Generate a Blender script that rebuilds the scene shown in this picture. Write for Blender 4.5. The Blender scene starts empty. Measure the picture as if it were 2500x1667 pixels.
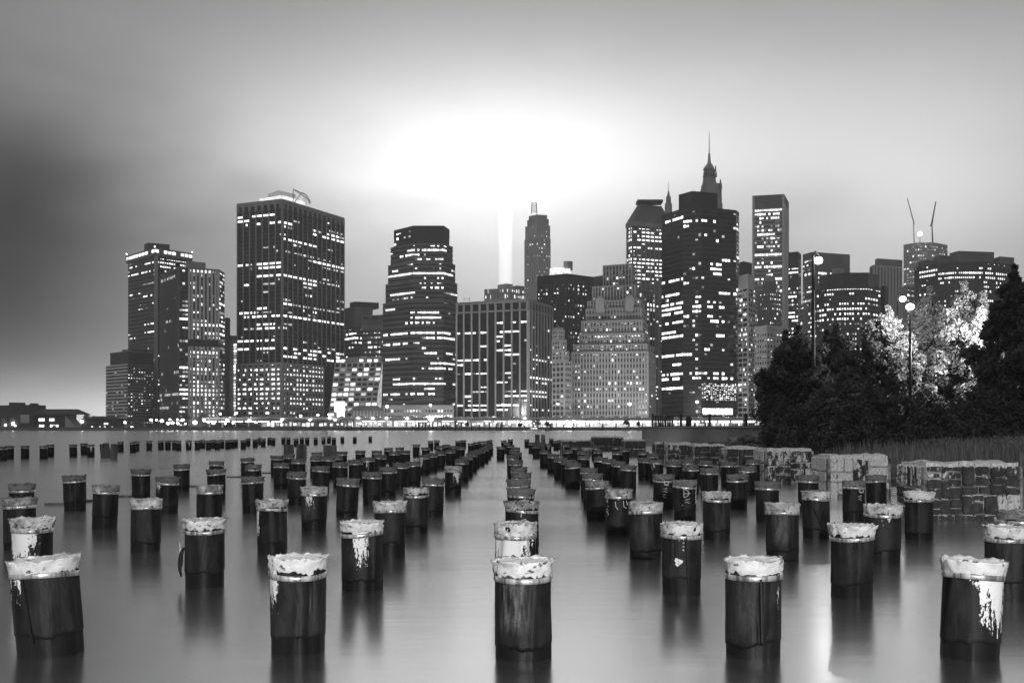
import bpy, math, random
import numpy as np
from mathutils import Vector, noise as mnoise

random.seed(7)
RNG = np.random.default_rng(7)
SC = bpy.context.scene
COL = SC.collection
F = 2500.0      # focal length in photo pixels (photo is 2500 px wide)
HZ = 1044.0     # photo row of the horizon
CAMH = 1.63     # eye height above the river

# ------------------------------------------------------------------ camera
cam = bpy.data.cameras.new('camera')
cam.sensor_width = 36.0
cam.lens = 36.0
cam.shift_y = (HZ - 833.5) / 2500.0
cam.clip_start = 0.1
cam.clip_end = 6000.0
camo = bpy.data.objects.new('camera', cam)
camo.location = (0, 0, CAMH)
camo.rotation_euler = (math.pi / 2, 0, 0)
COL.objects.link(camo)
SC.camera = camo

SC.view_settings.view_transform = 'Standard'
SC.view_settings.look = 'None'
SC.view_settings.exposure = 0.0
SC.view_settings.gamma = 1.0
SC.cycles.use_denoising = True
SC.cycles.max_bounces = 6
SC.cycles.volume_bounces = 1
SC.cycles.sample_clamp_indirect = 4.0
SC.cycles.caustics_reflective = False
SC.cycles.caustics_refractive = False

# ------------------------------------------------------------------ world: low cloud lit by the beams and the city
W = bpy.data.worlds.new('World')
SC.world = W
W.use_nodes = True
nt = W.node_tree
nt.nodes.clear()


class NB:
    """tiny helper for building node maths"""
    def __init__(self, nt):
        self.nt = nt

    def n(self, t, **kw):
        nd = self.nt.nodes.new(t)
        for k, v in kw.items():
            setattr(nd, k, v)
        return nd

    def put(self, sock, v):
        if isinstance(v, bpy.types.NodeSocket):
            self.nt.links.new(v, sock)
        else:
            sock.default_value = v

    def m(self, op, a, b=None, c=None):
        nd = self.n('ShaderNodeMath', operation=op)
        self.put(nd.inputs[0], a)
        if b is not None:
            self.put(nd.inputs[1], b)
        if c is not None:
            self.put(nd.inputs[2], c)
        return nd.outputs[0]

    def rng(self, v, a, b, c=0.0, d=1.0, smooth=True):
        nd = self.n('ShaderNodeMapRange')
        nd.interpolation_type = 'SMOOTHSTEP' if smooth else 'LINEAR'
        self.put(nd.inputs[0], v)
        for i, x in enumerate((a, b, c, d)):
            self.put(nd.inputs[1 + i], x)
        return nd.outputs[0]

    def noise(self, vec, scale, detail=3.0, rough=0.55):
        nd = self.n('ShaderNodeTexNoise')
        if vec is not None:
            self.nt.links.new(vec, nd.inputs['Vector'])
        nd.inputs['Scale'].default_value = scale
        nd.inputs['Detail'].default_value = detail
        nd.inputs['Roughness'].default_value = rough
        return nd.outputs[0]

    def scale(self, vec, xyz):
        nd = self.n('ShaderNodeVectorMath', operation='MULTIPLY')
        self.nt.links.new(vec, nd.inputs[0])
        nd.inputs[1].default_value = xyz
        return nd.outputs[0]

    def grey(self, v):
        nd = self.n('ShaderNodeCombineColor')
        for i in range(3):
            self.put(nd.inputs[i], v)
        return nd.outputs[0]


b = NB(nt)
tc = b.n('ShaderNodeTexCoord')
sep = b.n('ShaderNodeSeparateXYZ')
nt.links.new(tc.outputs['Generated'], sep.inputs[0])
dx, dy, dz = sep.outputs
az = b.m('ARCTAN2', dx, dy)
el = b.m('ARCSINE', dz)
wob = b.noise(b.scale(tc.outputs['Generated'], (1.0, 1.0, 2.6)), 2.6, 4.0, 0.5)
wobc = b.m('SUBTRACT', wob, 0.5)
el2 = b.m('ADD', el, b.m('MULTIPLY', wobc, 0.10))
az2 = b.m('ADD', az, b.m('MULTIPLY', wobc, 0.16))


def lobe(a0, e0, sa, se, amp, p=1.0):
    a = b.m('DIVIDE', b.m('SUBTRACT', az2, a0), sa)
    e = b.m('DIVIDE', b.m('SUBTRACT', el2, e0), se)
    r2 = b.m('ADD', b.m('MULTIPLY', a, a), b.m('MULTIPLY', e, e))
    return b.m('MULTIPLY', b.m('POWER', b.m('ADD', 1.0, r2), -p), amp)


sky = b.n('ShaderNodeTexSky')
sky.sky_type = 'NISHITA'
sky.sun_disc = False
sky.sun_elevation = math.radians(-4.0)
sky.sun_rotation = math.radians(10.0)
bw = b.n('ShaderNodeRGBToBW')
nt.links.new(sky.outputs[0], bw.inputs[0])
tot = b.m('MULTIPLY', bw.outputs[0], 0.05)
BASE_SKY = 0.165
tot = b.m('ADD', tot, BASE_SKY)
for L in (
        (0.395, 0.198, 0.16, 0.117, 0.453, 1.4),      # glow spread over the right
        (-0.034, 0.183, 0.16, 0.128, 0.609, 1.4),     # glow above the beams
        (-0.015, 0.267, 0.355, 0.086, 0.90, 1.4),    # lit underside of the cloud
        (-0.421, 0.022, 0.25, 0.042, 1.25, 1.4)):     # city glow low on the left
    tot = b.m('ADD', tot, lobe(*L))
tot = b.m('MULTIPLY', tot, b.m('SUBTRACT', 1.0, lobe(-0.475, 0.155, 0.175, 0.21, 0.93, 1.4)))   # dark cloud bank
tot = b.m('ADD', tot, b.rng(dz, 0.4, 0.9, 0.0, 0.14))
tot = b.m('MULTIPLY', tot, b.rng(wob, 0.2, 0.8, 0.90, 1.10))
tot = b.m('MULTIPLY', tot, b.rng(dz, -0.03, 0.0, 0.15, 1.0))
bg = b.n('ShaderNodeBackground')
nt.links.new(b.grey(tot), bg.inputs[0])
bg.inputs[1].default_value = 1.0
wo = b.n('ShaderNodeOutputWorld')
nt.links.new(bg.outputs[0], wo.inputs[0])

# faint sun-type lamp added behind the camera to brighten the building fronts
sl = bpy.data.lights.new('fill_sun', 'SUN')
sl.energy = 0.3
sl.angle = math.radians(40)
slo = bpy.data.objects.new('fill_sun', sl)
slo.rotation_euler = (math.radians(62), 0, math.radians(-20))
COL.objects.link(slo)


# ------------------------------------------------------------------ helpers
def px(x, y, D):
    return Vector(((x - 1250.0) * D / F, D, CAMH + (HZ - y) * D / F))


def pxx(x, D):
    return (x - 1250.0) * D / F


def zof(y, D):
    return CAMH + (HZ - y) * D / F


def tag(o, label=None, cat=None, group=None, kind=None):
    if label: o['label'] = label
    if cat: o['category'] = cat
    if group: o['group'] = group
    if kind: o['kind'] = kind
    return o


def mesh(name, V, Fc, mat=None, smooth=False):
    me = bpy.data.meshes.new(name)
    me.from_pydata([tuple(v) for v in V], [], [tuple(f) for f in Fc])
    me.update()
    if smooth:
        me.polygons.foreach_set('use_smooth', [True] * len(me.polygons))
    if mat:
        me.materials.append(mat)
    return me


def obj(name, me, parent=None, loc=(0, 0, 0), rz=0.0, sc=None):
    o = bpy.data.objects.new(name, me)
    COL.objects.link(o)
    if parent: o.parent = parent
    o.location = loc
    if rz: o.rotation_euler = (0, 0, rz)
    if sc: o.scale = sc
    return o


def empty(name, loc, label=None, cat=None, group=None):
    o = bpy.data.objects.new(name, None)
    o.empty_display_size = 0.2
    COL.objects.link(o)
    o.location = loc
    tag(o, label, cat, group)
    return o


class MB:
    def __init__(self):
        self.v = []
        self.f = []

    def box(self, c, s, rz=0.0, top=1.0):
        """c centre, s full sizes, top = scale of the top face"""
        n = len(self.v)
        ca, sa = math.cos(rz), math.sin(rz)
        for k in (-1, 1):
            t = top if k > 0 else 1.0
            for x, y in ((-1, -1), (1, -1), (1, 1), (-1, 1)):
                X, Y = x * s[0] / 2 * t, y * s[1] / 2 * t
                self.v.append((c[0] + X * ca - Y * sa, c[1] + X * sa + Y * ca, c[2] + k * s[2] / 2))
        for q in ((3, 2, 1, 0), (4, 5, 6, 7), (0, 1, 5, 4), (1, 2, 6, 5), (2, 3, 7, 6), (3, 0, 4, 7)):
            self.f.append(tuple(n + i for i in q))

    def prism(self, pts, z0, z1, pts2=None):
        n = len(self.v)
        k = len(pts)
        p2 = pts2 or pts
        self.v += [(p[0], p[1], z0) for p in pts] + [(p[0], p[1], z1) for p in p2]
        self.f.append(tuple(n + i for i in range(k))[::-1])
        self.f.append(tuple(n + k + i for i in range(k)))
        for i in range(k):
            j = (i + 1) % k
            self.f.append((n + i, n + j, n + k + j, n + k + i))

    def tube(self, P, R, seg=8, cap=True):
        """tube through points P with radii R"""
        n = len(self.v)
        P = [Vector(p) for p in P]
        for i, p in enumerate(P):
            d = (P[min(i + 1, len(P) - 1)] - P[max(i - 1, 0)]).normalized()
            a = d.orthogonal().normalized() if abs(d.z) < 0.9 else Vector((1, 0, 0)).cross(d).normalized()
            if i and a.dot(pa) < 0: a = -a
            pa = a
            c = d.cross(a)
            for k in range(seg):
                t = 2 * math.pi * k / seg
                q = p + (a * math.cos(t) + c * math.sin(t)) * R[i]
                self.v.append(tuple(q))
        for i in range(len(P) - 1):
            for k in range(seg):
                j = (k + 1) % seg
                self.f.append((n + i * seg + k, n + i * seg + j, n + (i + 1) * seg + j, n + (i + 1) * seg + k))
        if cap:
            self.f.append(tuple(n + k for k in range(seg))[::-1])
            self.f.append(tuple(n + (len(P) - 1) * seg + k for k in range(seg)))

    def ball(self, c, r, seg=10, rings=6, sz=1.0):
        n = len(self.v)
        for i in range(rings + 1):
            ph = math.pi * i / rings
            for k in range(seg):
                t = 2 * math.pi * k / seg
                self.v.append((c[0] + r * math.sin(ph) * math.cos(t), c[1] + r * math.sin(ph) * math.sin(t), c[2] + r * sz * math.cos(ph)))
        for i in range(rings):
            for k in range(seg):
                j = (k + 1) % seg
                self.f.append((n + (i + 1) * seg + k, n + (i + 1) * seg + j, n + i * seg + j, n + i * seg + k))

    def build(self, name, mat, parent=None, smooth=False, loc=(0, 0, 0)):
        return obj(name, mesh(name, self.v, self.f, mat, smooth), parent, loc)


# ------------------------------------------------------------------ materials (the place is seen in black and white)
MATS = {}


def newmat(name):
    m = bpy.data.materials.new(name)
    m.use_nodes = True
    m.node_tree.nodes.clear()
    MATS[name] = m
    q = NB(m.node_tree)
    out = q.n('ShaderNodeOutputMaterial')
    return m, q, out


def simple(name, lo, hi, scale=0.5, rough=0.7, spec=0.4, bump=0.0, metal=0.0, detail=5.0, stretch=(1, 1, 1)):
    m, q, out = newmat(name)
    p = q.n('ShaderNodeBsdfPrincipled')
    t = q.n('ShaderNodeTexCoord')
    oi = q.n('ShaderNodeObjectInfo')
    off = q.n('ShaderNodeVectorMath', operation='ADD')
    m.node_tree.links.new(q.scale(t.outputs['Object'], stretch), off.inputs[0])
    m.node_tree.links.new(q.scale(oi.outputs['Location'], (0.37, 0.37, 0.37)), off.inputs[1])
    nz = q.noise(off.outputs[0], scale, detail, 0.6)
    v = q.rng(nz, 0.3, 0.7, lo, hi)
    m.node_tree.links.new(q.grey(v), p.inputs['Base Color'])
    p.inputs['Roughness'].default_value = rough
    p.inputs['Specular IOR Level'].default_value = spec
    p.inputs['Metallic'].default_value = metal
    if bump:
        bn = q.n('ShaderNodeBump')
        bn.inputs['Strength'].default_value = bump
        bn.inputs['Distance'].default_value = 0.02
        m.node_tree.links.new(q.noise(off.outputs[0], scale * 4, 4.0), bn.inputs['Height'])
        m.node_tree.links.new(bn.outputs[0], p.inputs['Normal'])
    m.node_tree.links.new(p.outputs[0], out.inputs[0])
    return m


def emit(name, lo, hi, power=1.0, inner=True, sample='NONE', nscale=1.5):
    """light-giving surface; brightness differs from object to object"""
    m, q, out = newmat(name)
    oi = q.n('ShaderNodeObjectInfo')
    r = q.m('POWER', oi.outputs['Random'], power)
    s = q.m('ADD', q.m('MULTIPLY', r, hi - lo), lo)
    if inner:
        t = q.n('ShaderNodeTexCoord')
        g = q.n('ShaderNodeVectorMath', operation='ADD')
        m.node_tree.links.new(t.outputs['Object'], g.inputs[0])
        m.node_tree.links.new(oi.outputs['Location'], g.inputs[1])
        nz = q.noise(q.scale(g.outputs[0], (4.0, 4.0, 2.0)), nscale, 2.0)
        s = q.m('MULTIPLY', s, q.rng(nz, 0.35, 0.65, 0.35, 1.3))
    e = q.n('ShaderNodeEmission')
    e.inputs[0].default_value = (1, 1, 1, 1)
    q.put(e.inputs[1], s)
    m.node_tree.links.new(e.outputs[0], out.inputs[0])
    m.cycles.emission_sampling = sample
    return m


M_GLASS = simple('dark_glass', 0.012, 0.028, 0.05, 0.18, 0.5)
M_GLASS2 = simple('smoked_glass', 0.03, 0.05, 0.05, 0.25, 0.5)
M_DARK = simple('dark_cladding', 0.035, 0.06, 0.06, 0.6)
M_CONC_D = simple('dark_concrete', 0.13, 0.2, 0.05, 0.8)
M_CONC = simple('concrete', 0.26, 0.36, 0.06, 0.85)
M_STONE = simple('pale_stone', 0.36, 0.5, 0.08, 0.85)
M_PALE = simple('pale_cladding', 0.45, 0.58, 0.06, 0.6)
M_WHITE = simple('white_panel', 0.70, 0.82, 0.1, 0.5)
M_METAL = simple('steel', 0.25, 0.4, 0.5, 0.4, metal=0.7)
M_BLACKMETAL = simple('black_metal', 0.012, 0.02, 1.0, 0.5)
M_LIT = emit('lit_window', 0.3, 3.4, 1.3)
M_LITB = emit('bright_window', 1.3, 4.0, 1.0)
M_LITD = emit('dim_window', 0.06, 1.0, 1.8)
M_LAMP = emit('lamp_glow', 11.0, 11.0, 1.0, False)
M_TUBE = emit('tube_light', 2.2, 3.2, 1.0, False)
M_HEAD = emit('headlamp', 6.0, 6.0, 1.0, False)
M_ROOFGLOW = emit('panel_glow', 1.4, 1.4, 1.0, True, nscale=0.4)  # plant-room walls glow by themselves in place of floodlighting


def unit_box():
    m = MB()
    m.box((0, 0, 0), (1, 1, 1))
    return m


_ub = {}


def ubox(mat):
    if mat.name not in _ub:
        u = unit_box()
        _ub[mat.name] = mesh('unit_' + mat.name, u.v, u.f, mat)
    return _ub[mat.name]


# ------------------------------------------------------------------ river, land
def water_mat():
    m, q, out = newmat('river_water')
    t = q.n('ShaderNodeTexCoord')
    nz = q.noise(q.scale(t.outputs['Object'], (0.05, 0.35, 1)), 1.0, 4.0)
    rough = q.rng(nz, 0.3, 0.7, 0.185, 0.225)
    g = q.n('ShaderNodeBsdfGlossy')
    g.inputs['Color'].default_value = (0.95, 0.95, 0.95, 1)
    q.put(g.inputs['Roughness'], rough)
    d = q.n('ShaderNodeBsdfDiffuse')
    d.inputs['Color'].default_value = (0.05, 0.05, 0.05, 1)
    fr = q.n('ShaderNodeFresnel')
    fr.inputs['IOR'].default_value = 2.7
    bn = q.n('ShaderNodeBump')
    bn.inputs['Strength'].default_value = 0.06
    bn.inputs['Distance'].default_value = 0.03
    rip = q.noise(q.scale(t.outputs['Object'], (0.6, 3.0, 1)), 1.2, 3.0)
    m.node_tree.links.new(rip, bn.inputs['Height'])
    m.node_tree.links.new(bn.outputs[0], g.inputs['Normal'])
    mx = q.n('ShaderNodeMixShader')
    q.put(mx.inputs[0], q.rng(fr.outputs[0], 0.2, 1.0, 0.72, 1.0, False))
    m.node_tree.links.new(d.outputs[0], mx.inputs[1])
    m.node_tree.links.new(g.outputs[0], mx.inputs[2])
    m.node_tree.links.new(mx.outputs[0], out.inputs[0])
    return m


V = [(-1500, -60, 0), (1500, -60, 0), (1500, 606, 0), (-1500, 606, 0)]
tag(obj('river', mesh('river', V, [(0, 1, 2, 3)], water_mat())), 'smooth silky river between the old piles and the city', kind='structure')

M_GROUND = simple('city_paving', 0.10, 0.18, 0.05, 0.9)
m = MB()
m.box((0, 1225, -0.2), (3000, 1240, 4.0))
tag(m.build('city_ground', M_GROUND), 'paved city ground beyond the far seawall', kind='structure')
GZ = 1.8

# ------------------------------------------------------------------ towers
WIN_CAP = 300
NWIN = [0]


class Tower:
    """a building: visible footprint corners left to right in photo columns with their distance"""
    def __init__(self, name, label, verts, D, cat='skyscraper', group=None):
        self.P = [Vector((pxx(x, d), d, 0)) for x, d in verts]
        self.ctr = sum(self.P, Vector()) / len(self.P)
        base = Vector((self.ctr.x, self.ctr.y, GZ))
        self.base = base
        self.root = empty(name, base, label, cat, group)
        self.wins = []

    def rel(self, v):
        return (v[0] - self.base.x, v[1] - self.base.y, v[2] - self.base.z)

    def foot(self, P, depth=30.0):
        if len(P) == 3:
            back = [P[0] + P[2] - P[1]]
        else:
            a, c = P[0], P[-1]
            back = [c * (1 + depth / c.y), a * (1 + depth / a.y)]   # side walls run straight back along the street
        return list(P) + back

    def solid(self, name, P, z0, z1, mat, depth=30.0, inset=0.0, scale_top=None):
        pts = self.foot(P, depth)
        c = sum(pts, Vector()) / len(pts)
        if inset:
            pts = [p + (c - p).normalized() * inset for p in pts]
        p2 = None
        if scale_top is not None:
            p2 = [c + (p - c) * scale_top for p in pts]
        m = MB()
        m.prism([self.rel(p) for p in pts], z0 - self.base.z, z1 - self.base.z, [self.rel(p) for p in p2] if p2 else None)
        return m.build(name, mat, self.root)

    def facade(self, A, B, z0, z1, nb, nf, pier=None, pw=0.25, pd=0.5, span=None, sh=0.3, sd=0.25,
               lit=0.3, rows=(), mat=None, run=0.0, wfill=(0.92, 0.9), band=None, skip=(), rect=(), dark=False, gaps=None, sub=None):
        """A,B bottom corners left/right. nb bays, nf floors. rows: (y at left or A end, t0, t1, p) in photo rows"""
        d = B - A
        L = d.length
        u = d / L
        n = Vector((u.y, -u.x, 0))
        if n.dot(Vector((0, 0, 0)) - A) < 0: n = -n
        rz = math.atan2(u.y, u.x)
        bw, fh = L / nb, (z1 - z0) / nf
        # piers: one object each
        if pier:
            for i in range(nb + 1):
                w = pw if isinstance(pw, (int, float)) else pw[i % len(pw)]
                p = A + u * min(max(i * bw, w / 2), L - w / 2) + n * (pd / 2 + 0.02)
                obj('pier', ubox(pier), self.root, self.rel((p.x, p.y, (z0 + z1) / 2)), rz, (w, pd, z1 - z0))
        # floor bands: one mesh per face (too thin to tell apart singly)
        if span:
            m = MB()
            for k in range(nf + 1):
                z = z0 + k * fh
                h = sh * fh
                c = A + u * (L / 2) + n * (sd / 2 + 0.01)
                m.box(self.rel((c.x, c.y, min(max(z, z0 + h / 2), z1 - h / 2))), (L - 0.02, sd, h), rz)
            o = m.build('floor_bands', span, self.root)
            o['kind'] = 'stuff'
        # lit windows
        lo = sh * 0.5 if span else 0.06
        for k in range(nf):
            if k in skip: continue
            zc = z0 + (k + 0.5) * fh
            rowp = min(.92, lit * 1.3 * (0.25 + 1.5 * random.random()))
            on = random.random() < rowp
            for i in range(nb):
                if gaps and i in gaps: continue
                t = (i + 0.5) / nb
                c = A + u * ((i + 0.5) * bw)
                X = 1250 + F * c.x / c.y
                Y = HZ - F * (zc - CAMH) / c.y
                # rows measured at the face's nearer corner
                Yc = HZ - F * (zc - CAMH) / min(A.y, B.y)
                hp = fh * F / c.y / 2
                p = None
                bright = False
                for r in rows:
                    if abs(Yc - r[0]) <= hp and r[1] <= X <= r[2]:
                        p = r[3] if len(r) > 3 else 0.9
                        bright = True
                for r in rect:
                    if r[0] <= X <= r[2] and r[1] <= Y <= r[3]:
                        p = r[4]
                if p is None:
                    if run and random.random() < run:
                        pass
                    else:
                        on = random.random() < rowp
                    st = on
                else:
                    st = random.random() < p
                if not st: continue
                pw_ = 0.0 if not pier else (pw if isinstance(pw, (int, float)) else pw[0])
                full = max(0.3, bw * wfill[0] - pw_)
                ns = sub or max(1, min(4, round(full / 2.1)))
                for j in range(ns):
                    if ns > 1 and random.random() < (0.12 if bright else 0.38): continue
                    w = full / ns * 0.88
                    h = fh * (1 - (sh if span else 0.12)) * wfill[1] * random.uniform(0.6, 0.88)
                    if not bright and random.random() < 0.35: h *= 0.6
                    mt = mat or (M_LITB if bright else (M_LIT if random.random() < .6 else M_LITD))
                    q = c + u * ((j + .5) / ns - .5) * full + n * 0.04
                    self.wins.append((w * h, q.x, q.y, zc + 0.10 * fh, w, h, rz, mt))

    def finish(self):
        self.wins.sort(key=lambda w: -w[0])
        for w in self.wins[:WIN_CAP]:
            obj('window', ubox(w[7]), self.root, self.rel((w[1], w[2], w[3])), w[6], (w[4], 0.08, w[5]))
        rest = self.wins[WIN_CAP:]
        if rest:
            for mt in {w[7].name for w in rest}:
                m = MB()
                for w in rest:
                    if w[7].name == mt:
                        m.box(self.rel((w[1], w[2], w[3])), (w[4], 0.08, w[5]), w[6])
                o = m.build('small_windows', MATS[mt], self.root)
                o['kind'] = 'stuff'
        NWIN[0] += min(len(self.wins), WIN_CAP)


def V2(x, d):
    return Vector((pxx(x, d), d, 0))

# --- low block with white floor bands, far left
T = Tower('office_block', 'low office block with white horizontal bands and dark top storey beside the crown-lit tower',
          [(259, 909), (311.5, 880), (375, 905)], 880, 'office building')
zt = zof(888, 880)
T.solid('core', T.P, GZ, zt, M_GLASS2)
T.facade(T.P[0], T.P[1], GZ, zt, 14, 19, span=M_WHITE, sh=0.36, sd=0.5, lit=0.10, mat=M_LITD)
T.facade(T.P[1], T.P[2], GZ, zt, 10, 20, pier=None, span=M_CONC_D, sh=0.55, sd=0.3, lit=0.22, wfill=(0.5, 0.85),
         rect=((318, 905, 375, 925, 0.7), (318, 962, 372, 980, 0.6)))
T.solid('top_storey', [V2(269, 912), V2(314, 886), V2(375, 908)], zt, zof(858, 886), M_DARK)
T.solid('parapet', [V2(268, 913), V2(314, 885.5), V2(376, 909)], zof(858, 886), zof(856, 886), M_CONC)
T.solid('plant_room', [V2(298, 905), V2(325, 893), V2(362, 905)], zof(856, 886), zof(850, 886), M_DARK)
T.finish()

# --- tower with the lit crown
T = Tower('office_tower', 'tall dark tower with a lit square-topped crown and pale corner strip',
          [(313, 990), (379, 950), (466, 979)], 950)
zt = zof(625, 950)
T.solid('core', T.P, GZ, zt, M_GLASS)
T.facade(T.P[0], T.P[1], GZ, zt, 18, 42, span=M_DARK, sh=0.45, sd=0.15, lit=0.09, run=0.6, wfill=(0.8, 0.9),
         rows=((639, 315, 378, .6), (661, 313, 378, .75), (723, 345, 378, .4), (786, 350, 380, .5), (806, 353, 386, .7), (815, 313, 330, .7)))
T.facade(T.P[1], T.P[2], GZ, zt, 16, 42, span=M_DARK, sh=0.45, sd=0.15, lit=0.12, wfill=(0.6, 0.9),
         rows=((628, 388, 465, .7), (637, 388, 465, .65), (646, 388, 465, .75), (655, 388, 440, .4)))
cs = V2(381, 949)
obj('corner_strip', ubox(M_CONC), T.root, T.rel((cs.x, cs.y, (GZ + zt) / 2)), 0.2, (3.2, 3.2, zt - GZ))
cw = [V2(308, 994), V2(378, 946), V2(470, 979)]
T.solid('crown', cw, zt, zof(604, 946), M_CONC_D)
for A, B, nbay in ((cw[0], cw[1], 9), (cw[1], cw[2], 9)):
    for i in range(nbay):
        if random.random() < 0.85:
            d = B - A
            n = Vector((d.y, -d.x, 0)).normalized()
            if n.y > 0: n = -n
            q = A + d * ((i + .5) / nbay) + n * 0.1
            zz = (zt + zof(604, 946)) / 2 + 0.6
            obj('crown_light', ubox(M_LITB), T.root, T.rel((q.x, q.y, zz)), math.atan2(d.y, d.x), (d.length / nbay * 0.7, 0.3, 2.6))
T.solid('plant_room', [V2(352, 975), V2(362, 965), V2(414, 975)], zof(604, 950), zof(590, 960), M_DARK, 14)
for x, yy, dd in ((309, 620.5, 993), (469, 615.5, 979), (378, 602.5, 946)):
    c = px(x, yy, dd)
    o = MB(); o.ball((0, 0, 0), 0.55)
    o.build('warning_light', M_LAMP, T.root, True, T.rel(c))
T.finish()

# --- ribbed tower with pale vertical fins
T = Tower('office_tower', 'ribbed tower whose right face carries bold pale vertical fins',
          [(391.5, 893), (438, 850), (459, 853), (535, 865), (548, 883)], 850)
zt = zof(655, 850)
P = T.P
T.solid('core', P, GZ, zt, M_GLASS, 40)
T.facade(P[0], P[1], GZ, zt, 16, 36, pier=M_CONC_D, pw=0.45, pd=0.7, lit=0.04, run=0.5,
         rows=((668, 392, 432, .75), (780, 405, 420, .9), (905, 425, 440, .8), (907, 395, 412, .8), (958, 388, 440, 1), (967, 388, 440, .95), (995, 390, 415, .8)))
T.facade(P[1], P[2], GZ, zt, 3, 36, span=M_DARK, sh=0.3, lit=0.35, rows=((775, 437, 460, 1), (902, 437, 460, 1), (957, 437, 460, 1), (967, 437, 460, 1)))
zm0, zm1 = zof(845, 853), zof(828, 853)
T.facade(P[2], P[3], zm1, zt, 8, 17, pier=M_PALE, pw=1.7, pd=1.3, lit=0.22,
         rows=((665, 460, 512, .95), (797, 475, 548, .95), (815, 493, 548, .95)))
T.facade(P[2], P[3], GZ + 8, zm0, 8, 17, pier=M_PALE, pw=1.7, pd=1.3, lit=0.55, rows=((958, 459, 548, 1), (967, 459, 548, 1), (903, 459, 535, .9), (865, 459, 535, .7), (983, 459, 535, .6)))
T.facade(P[3], P[4], GZ, zt, 3, 36, span=M_DARK, sh=0.3, lit=0.3, rows=((797, 530, 548, 1), (815, 530, 548, 1), (744, 530, 548, .9)))
T.solid('plant_room', [V2(452, 880), V2(458, 870), V2(502, 880)], zt, zof(637, 870), M_CONC, 15)
T.solid('roof_slab', [V2(391, 894), V2(438, 849), V2(459, 852), V2(535, 864), V2(548.5, 883)], zt, zt + 1.2, M_CONC_D, 40)
T.finish()

# --- plain slabs between
T = Tower('slab_building', 'plain dark windowless slab between the ribbed tower and the broad gridded tower', [(545, 960), (561, 950), (578, 955)], 950, 'building')
T.solid('wall', [V2(545, 965), V2(552, 955), V2(562, 960)], GZ, zof(775, 955), M_CONC_D)
T.solid('lower_wall', [V2(549, 955), V2(560, 945), V2(584, 950)], GZ, zof(820, 950), M_CONC_D)
o = MB()
for i in range(24):
    obj('window', ubox(M_LIT), T.root, T.rel((pxx(575.5, 944), 943.4, zof(842 + i * 7.4, 944))), 0, (3.2, 0.3, 1.9))
T.finish()

# --- broad gridded tower
T = Tower('office_tower', 'broad dark gridded tower with bright rooftop plant room and steel derrick',
          [(579, 918), (689, 900), (840, 980)], 900)
P = T.P
zt = zof(486, 900)
zb = zof(885, 900)
T.solid('core', P, GZ, zt - 4, M_GLASS)
rl = [(516 + 7, 580, 669, .75), (531, 580, 627, .85), (547, 580, 690, .8), (619, 580, 630, .85), (626, 580, 630, .5),
      (640, 580, 600, .8), (644, 626, 690, .95), (653, 626, 690, .95), (670, 580, 690, .55), (674, 626, 690, .9), (690, 580, 612, .8),
      (735, 645, 690, .3), (747, 626, 690, .8), (758, 580, 625, .8), (768, 580, 690, .97), (787, 626, 670, .85), (797, 626, 670, .85),
      (828, 580, 672, .9), (849, 580, 672, .8)]
rr = [(543, 690, 712, .95), (545, 790, 830, .9), (553, 765, 840, .95), (584, 690, 768, .95), (619, 765, 840, .95),
      (672, 690, 768, .95), (678, 740, 770, .5), (746, 690, 712, .95), (752, 735, 775, .9), (767, 690, 840, .98), (849, 690, 840, .75), (857, 690, 840, .5), (870, 690, 840, .8)]
T.facade(P[0], P[1], zb, zt - 8, 7, 38, pier=M_CONC, pw=0.85, pd=0.8, span=M_DARK, sh=0.3, sd=0.2, lit=0.16, rows=rl, run=0.4)
T.facade(P[1], P[2], zb, zt - 8, 13, 38, pier=M_CONC, pw=0.85, pd=0.8, span=M_DARK, sh=0.3, sd=0.2, lit=0.16, rows=rr, run=0.5)
PB = [V2(577, 917), V2(689, 897), V2(790, 950)]
T.solid('base', PB, GZ, zb, M_GLASS2, inset=0.5)
for A, B, nbb in ((PB[0], PB[1], 8), (PB[1], PB[2], 13)):
    T.facade(A, B, GZ + 2, zb, nbb, 13, pier=M_STONE, pw=2.0, pd=0.9, span=M_STONE, sh=0.45, sd=0.7, lit=0.75, rect=((577, 883, 690, 900, 0.02), (690, 883, 800, 893, 0.1), (577, 1008, 800, 1030, 0.15)), mat=M_LITB, wfill=(.95, 1.15))
for A, B, nbb in ((P[0], P[1], 7), (P[1], P[2], 13)):   # tall square openings under the roof
    T.facade(A, B, zt - 8, zt - 1.5, nbb, 1, pier=M_CONC, pw=2.6, pd=0.9, lit=0.0)
T.solid('roof_cornice', [V2(578, 919), V2(689, 898.5), V2(841, 981)], zt - 4, zt, M_CONC)
pr = T.solid('plant_room', [V2(634, 950), V2(690, 935), V2(745, 962)], zt, zof(480, 940), M_ROOFGLOW, 20)
pr['label'] = 'glaring white self-glowing plant room on the roof'
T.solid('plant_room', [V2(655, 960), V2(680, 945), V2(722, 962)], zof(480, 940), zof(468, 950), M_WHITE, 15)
m = MB()
dk = [px(x, y, 930) for x, y in ((716, 498), (716, 462), (757, 490), (757, 498), (737, 470), (750, 478))]
for i, j in ((0, 1), (1, 2), (2, 3), (1, 5), (0, 4), (4, 5), (5, 3)):
    m.tube([T.rel(dk[i]), T.rel(dk[j])], [0.35, 0.35], 5)
for k in range(5):
    a = px(742 + 3.5 * k, 498, 930); c = px(742 + 3.5 * k, 474 + 2.5 * k, 930)
    m.tube([T.rel(a), T.rel(c)], [0.18, 0.18], 4)
m.build('derrick', M_CONC, T.root)
T.finish()

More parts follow.
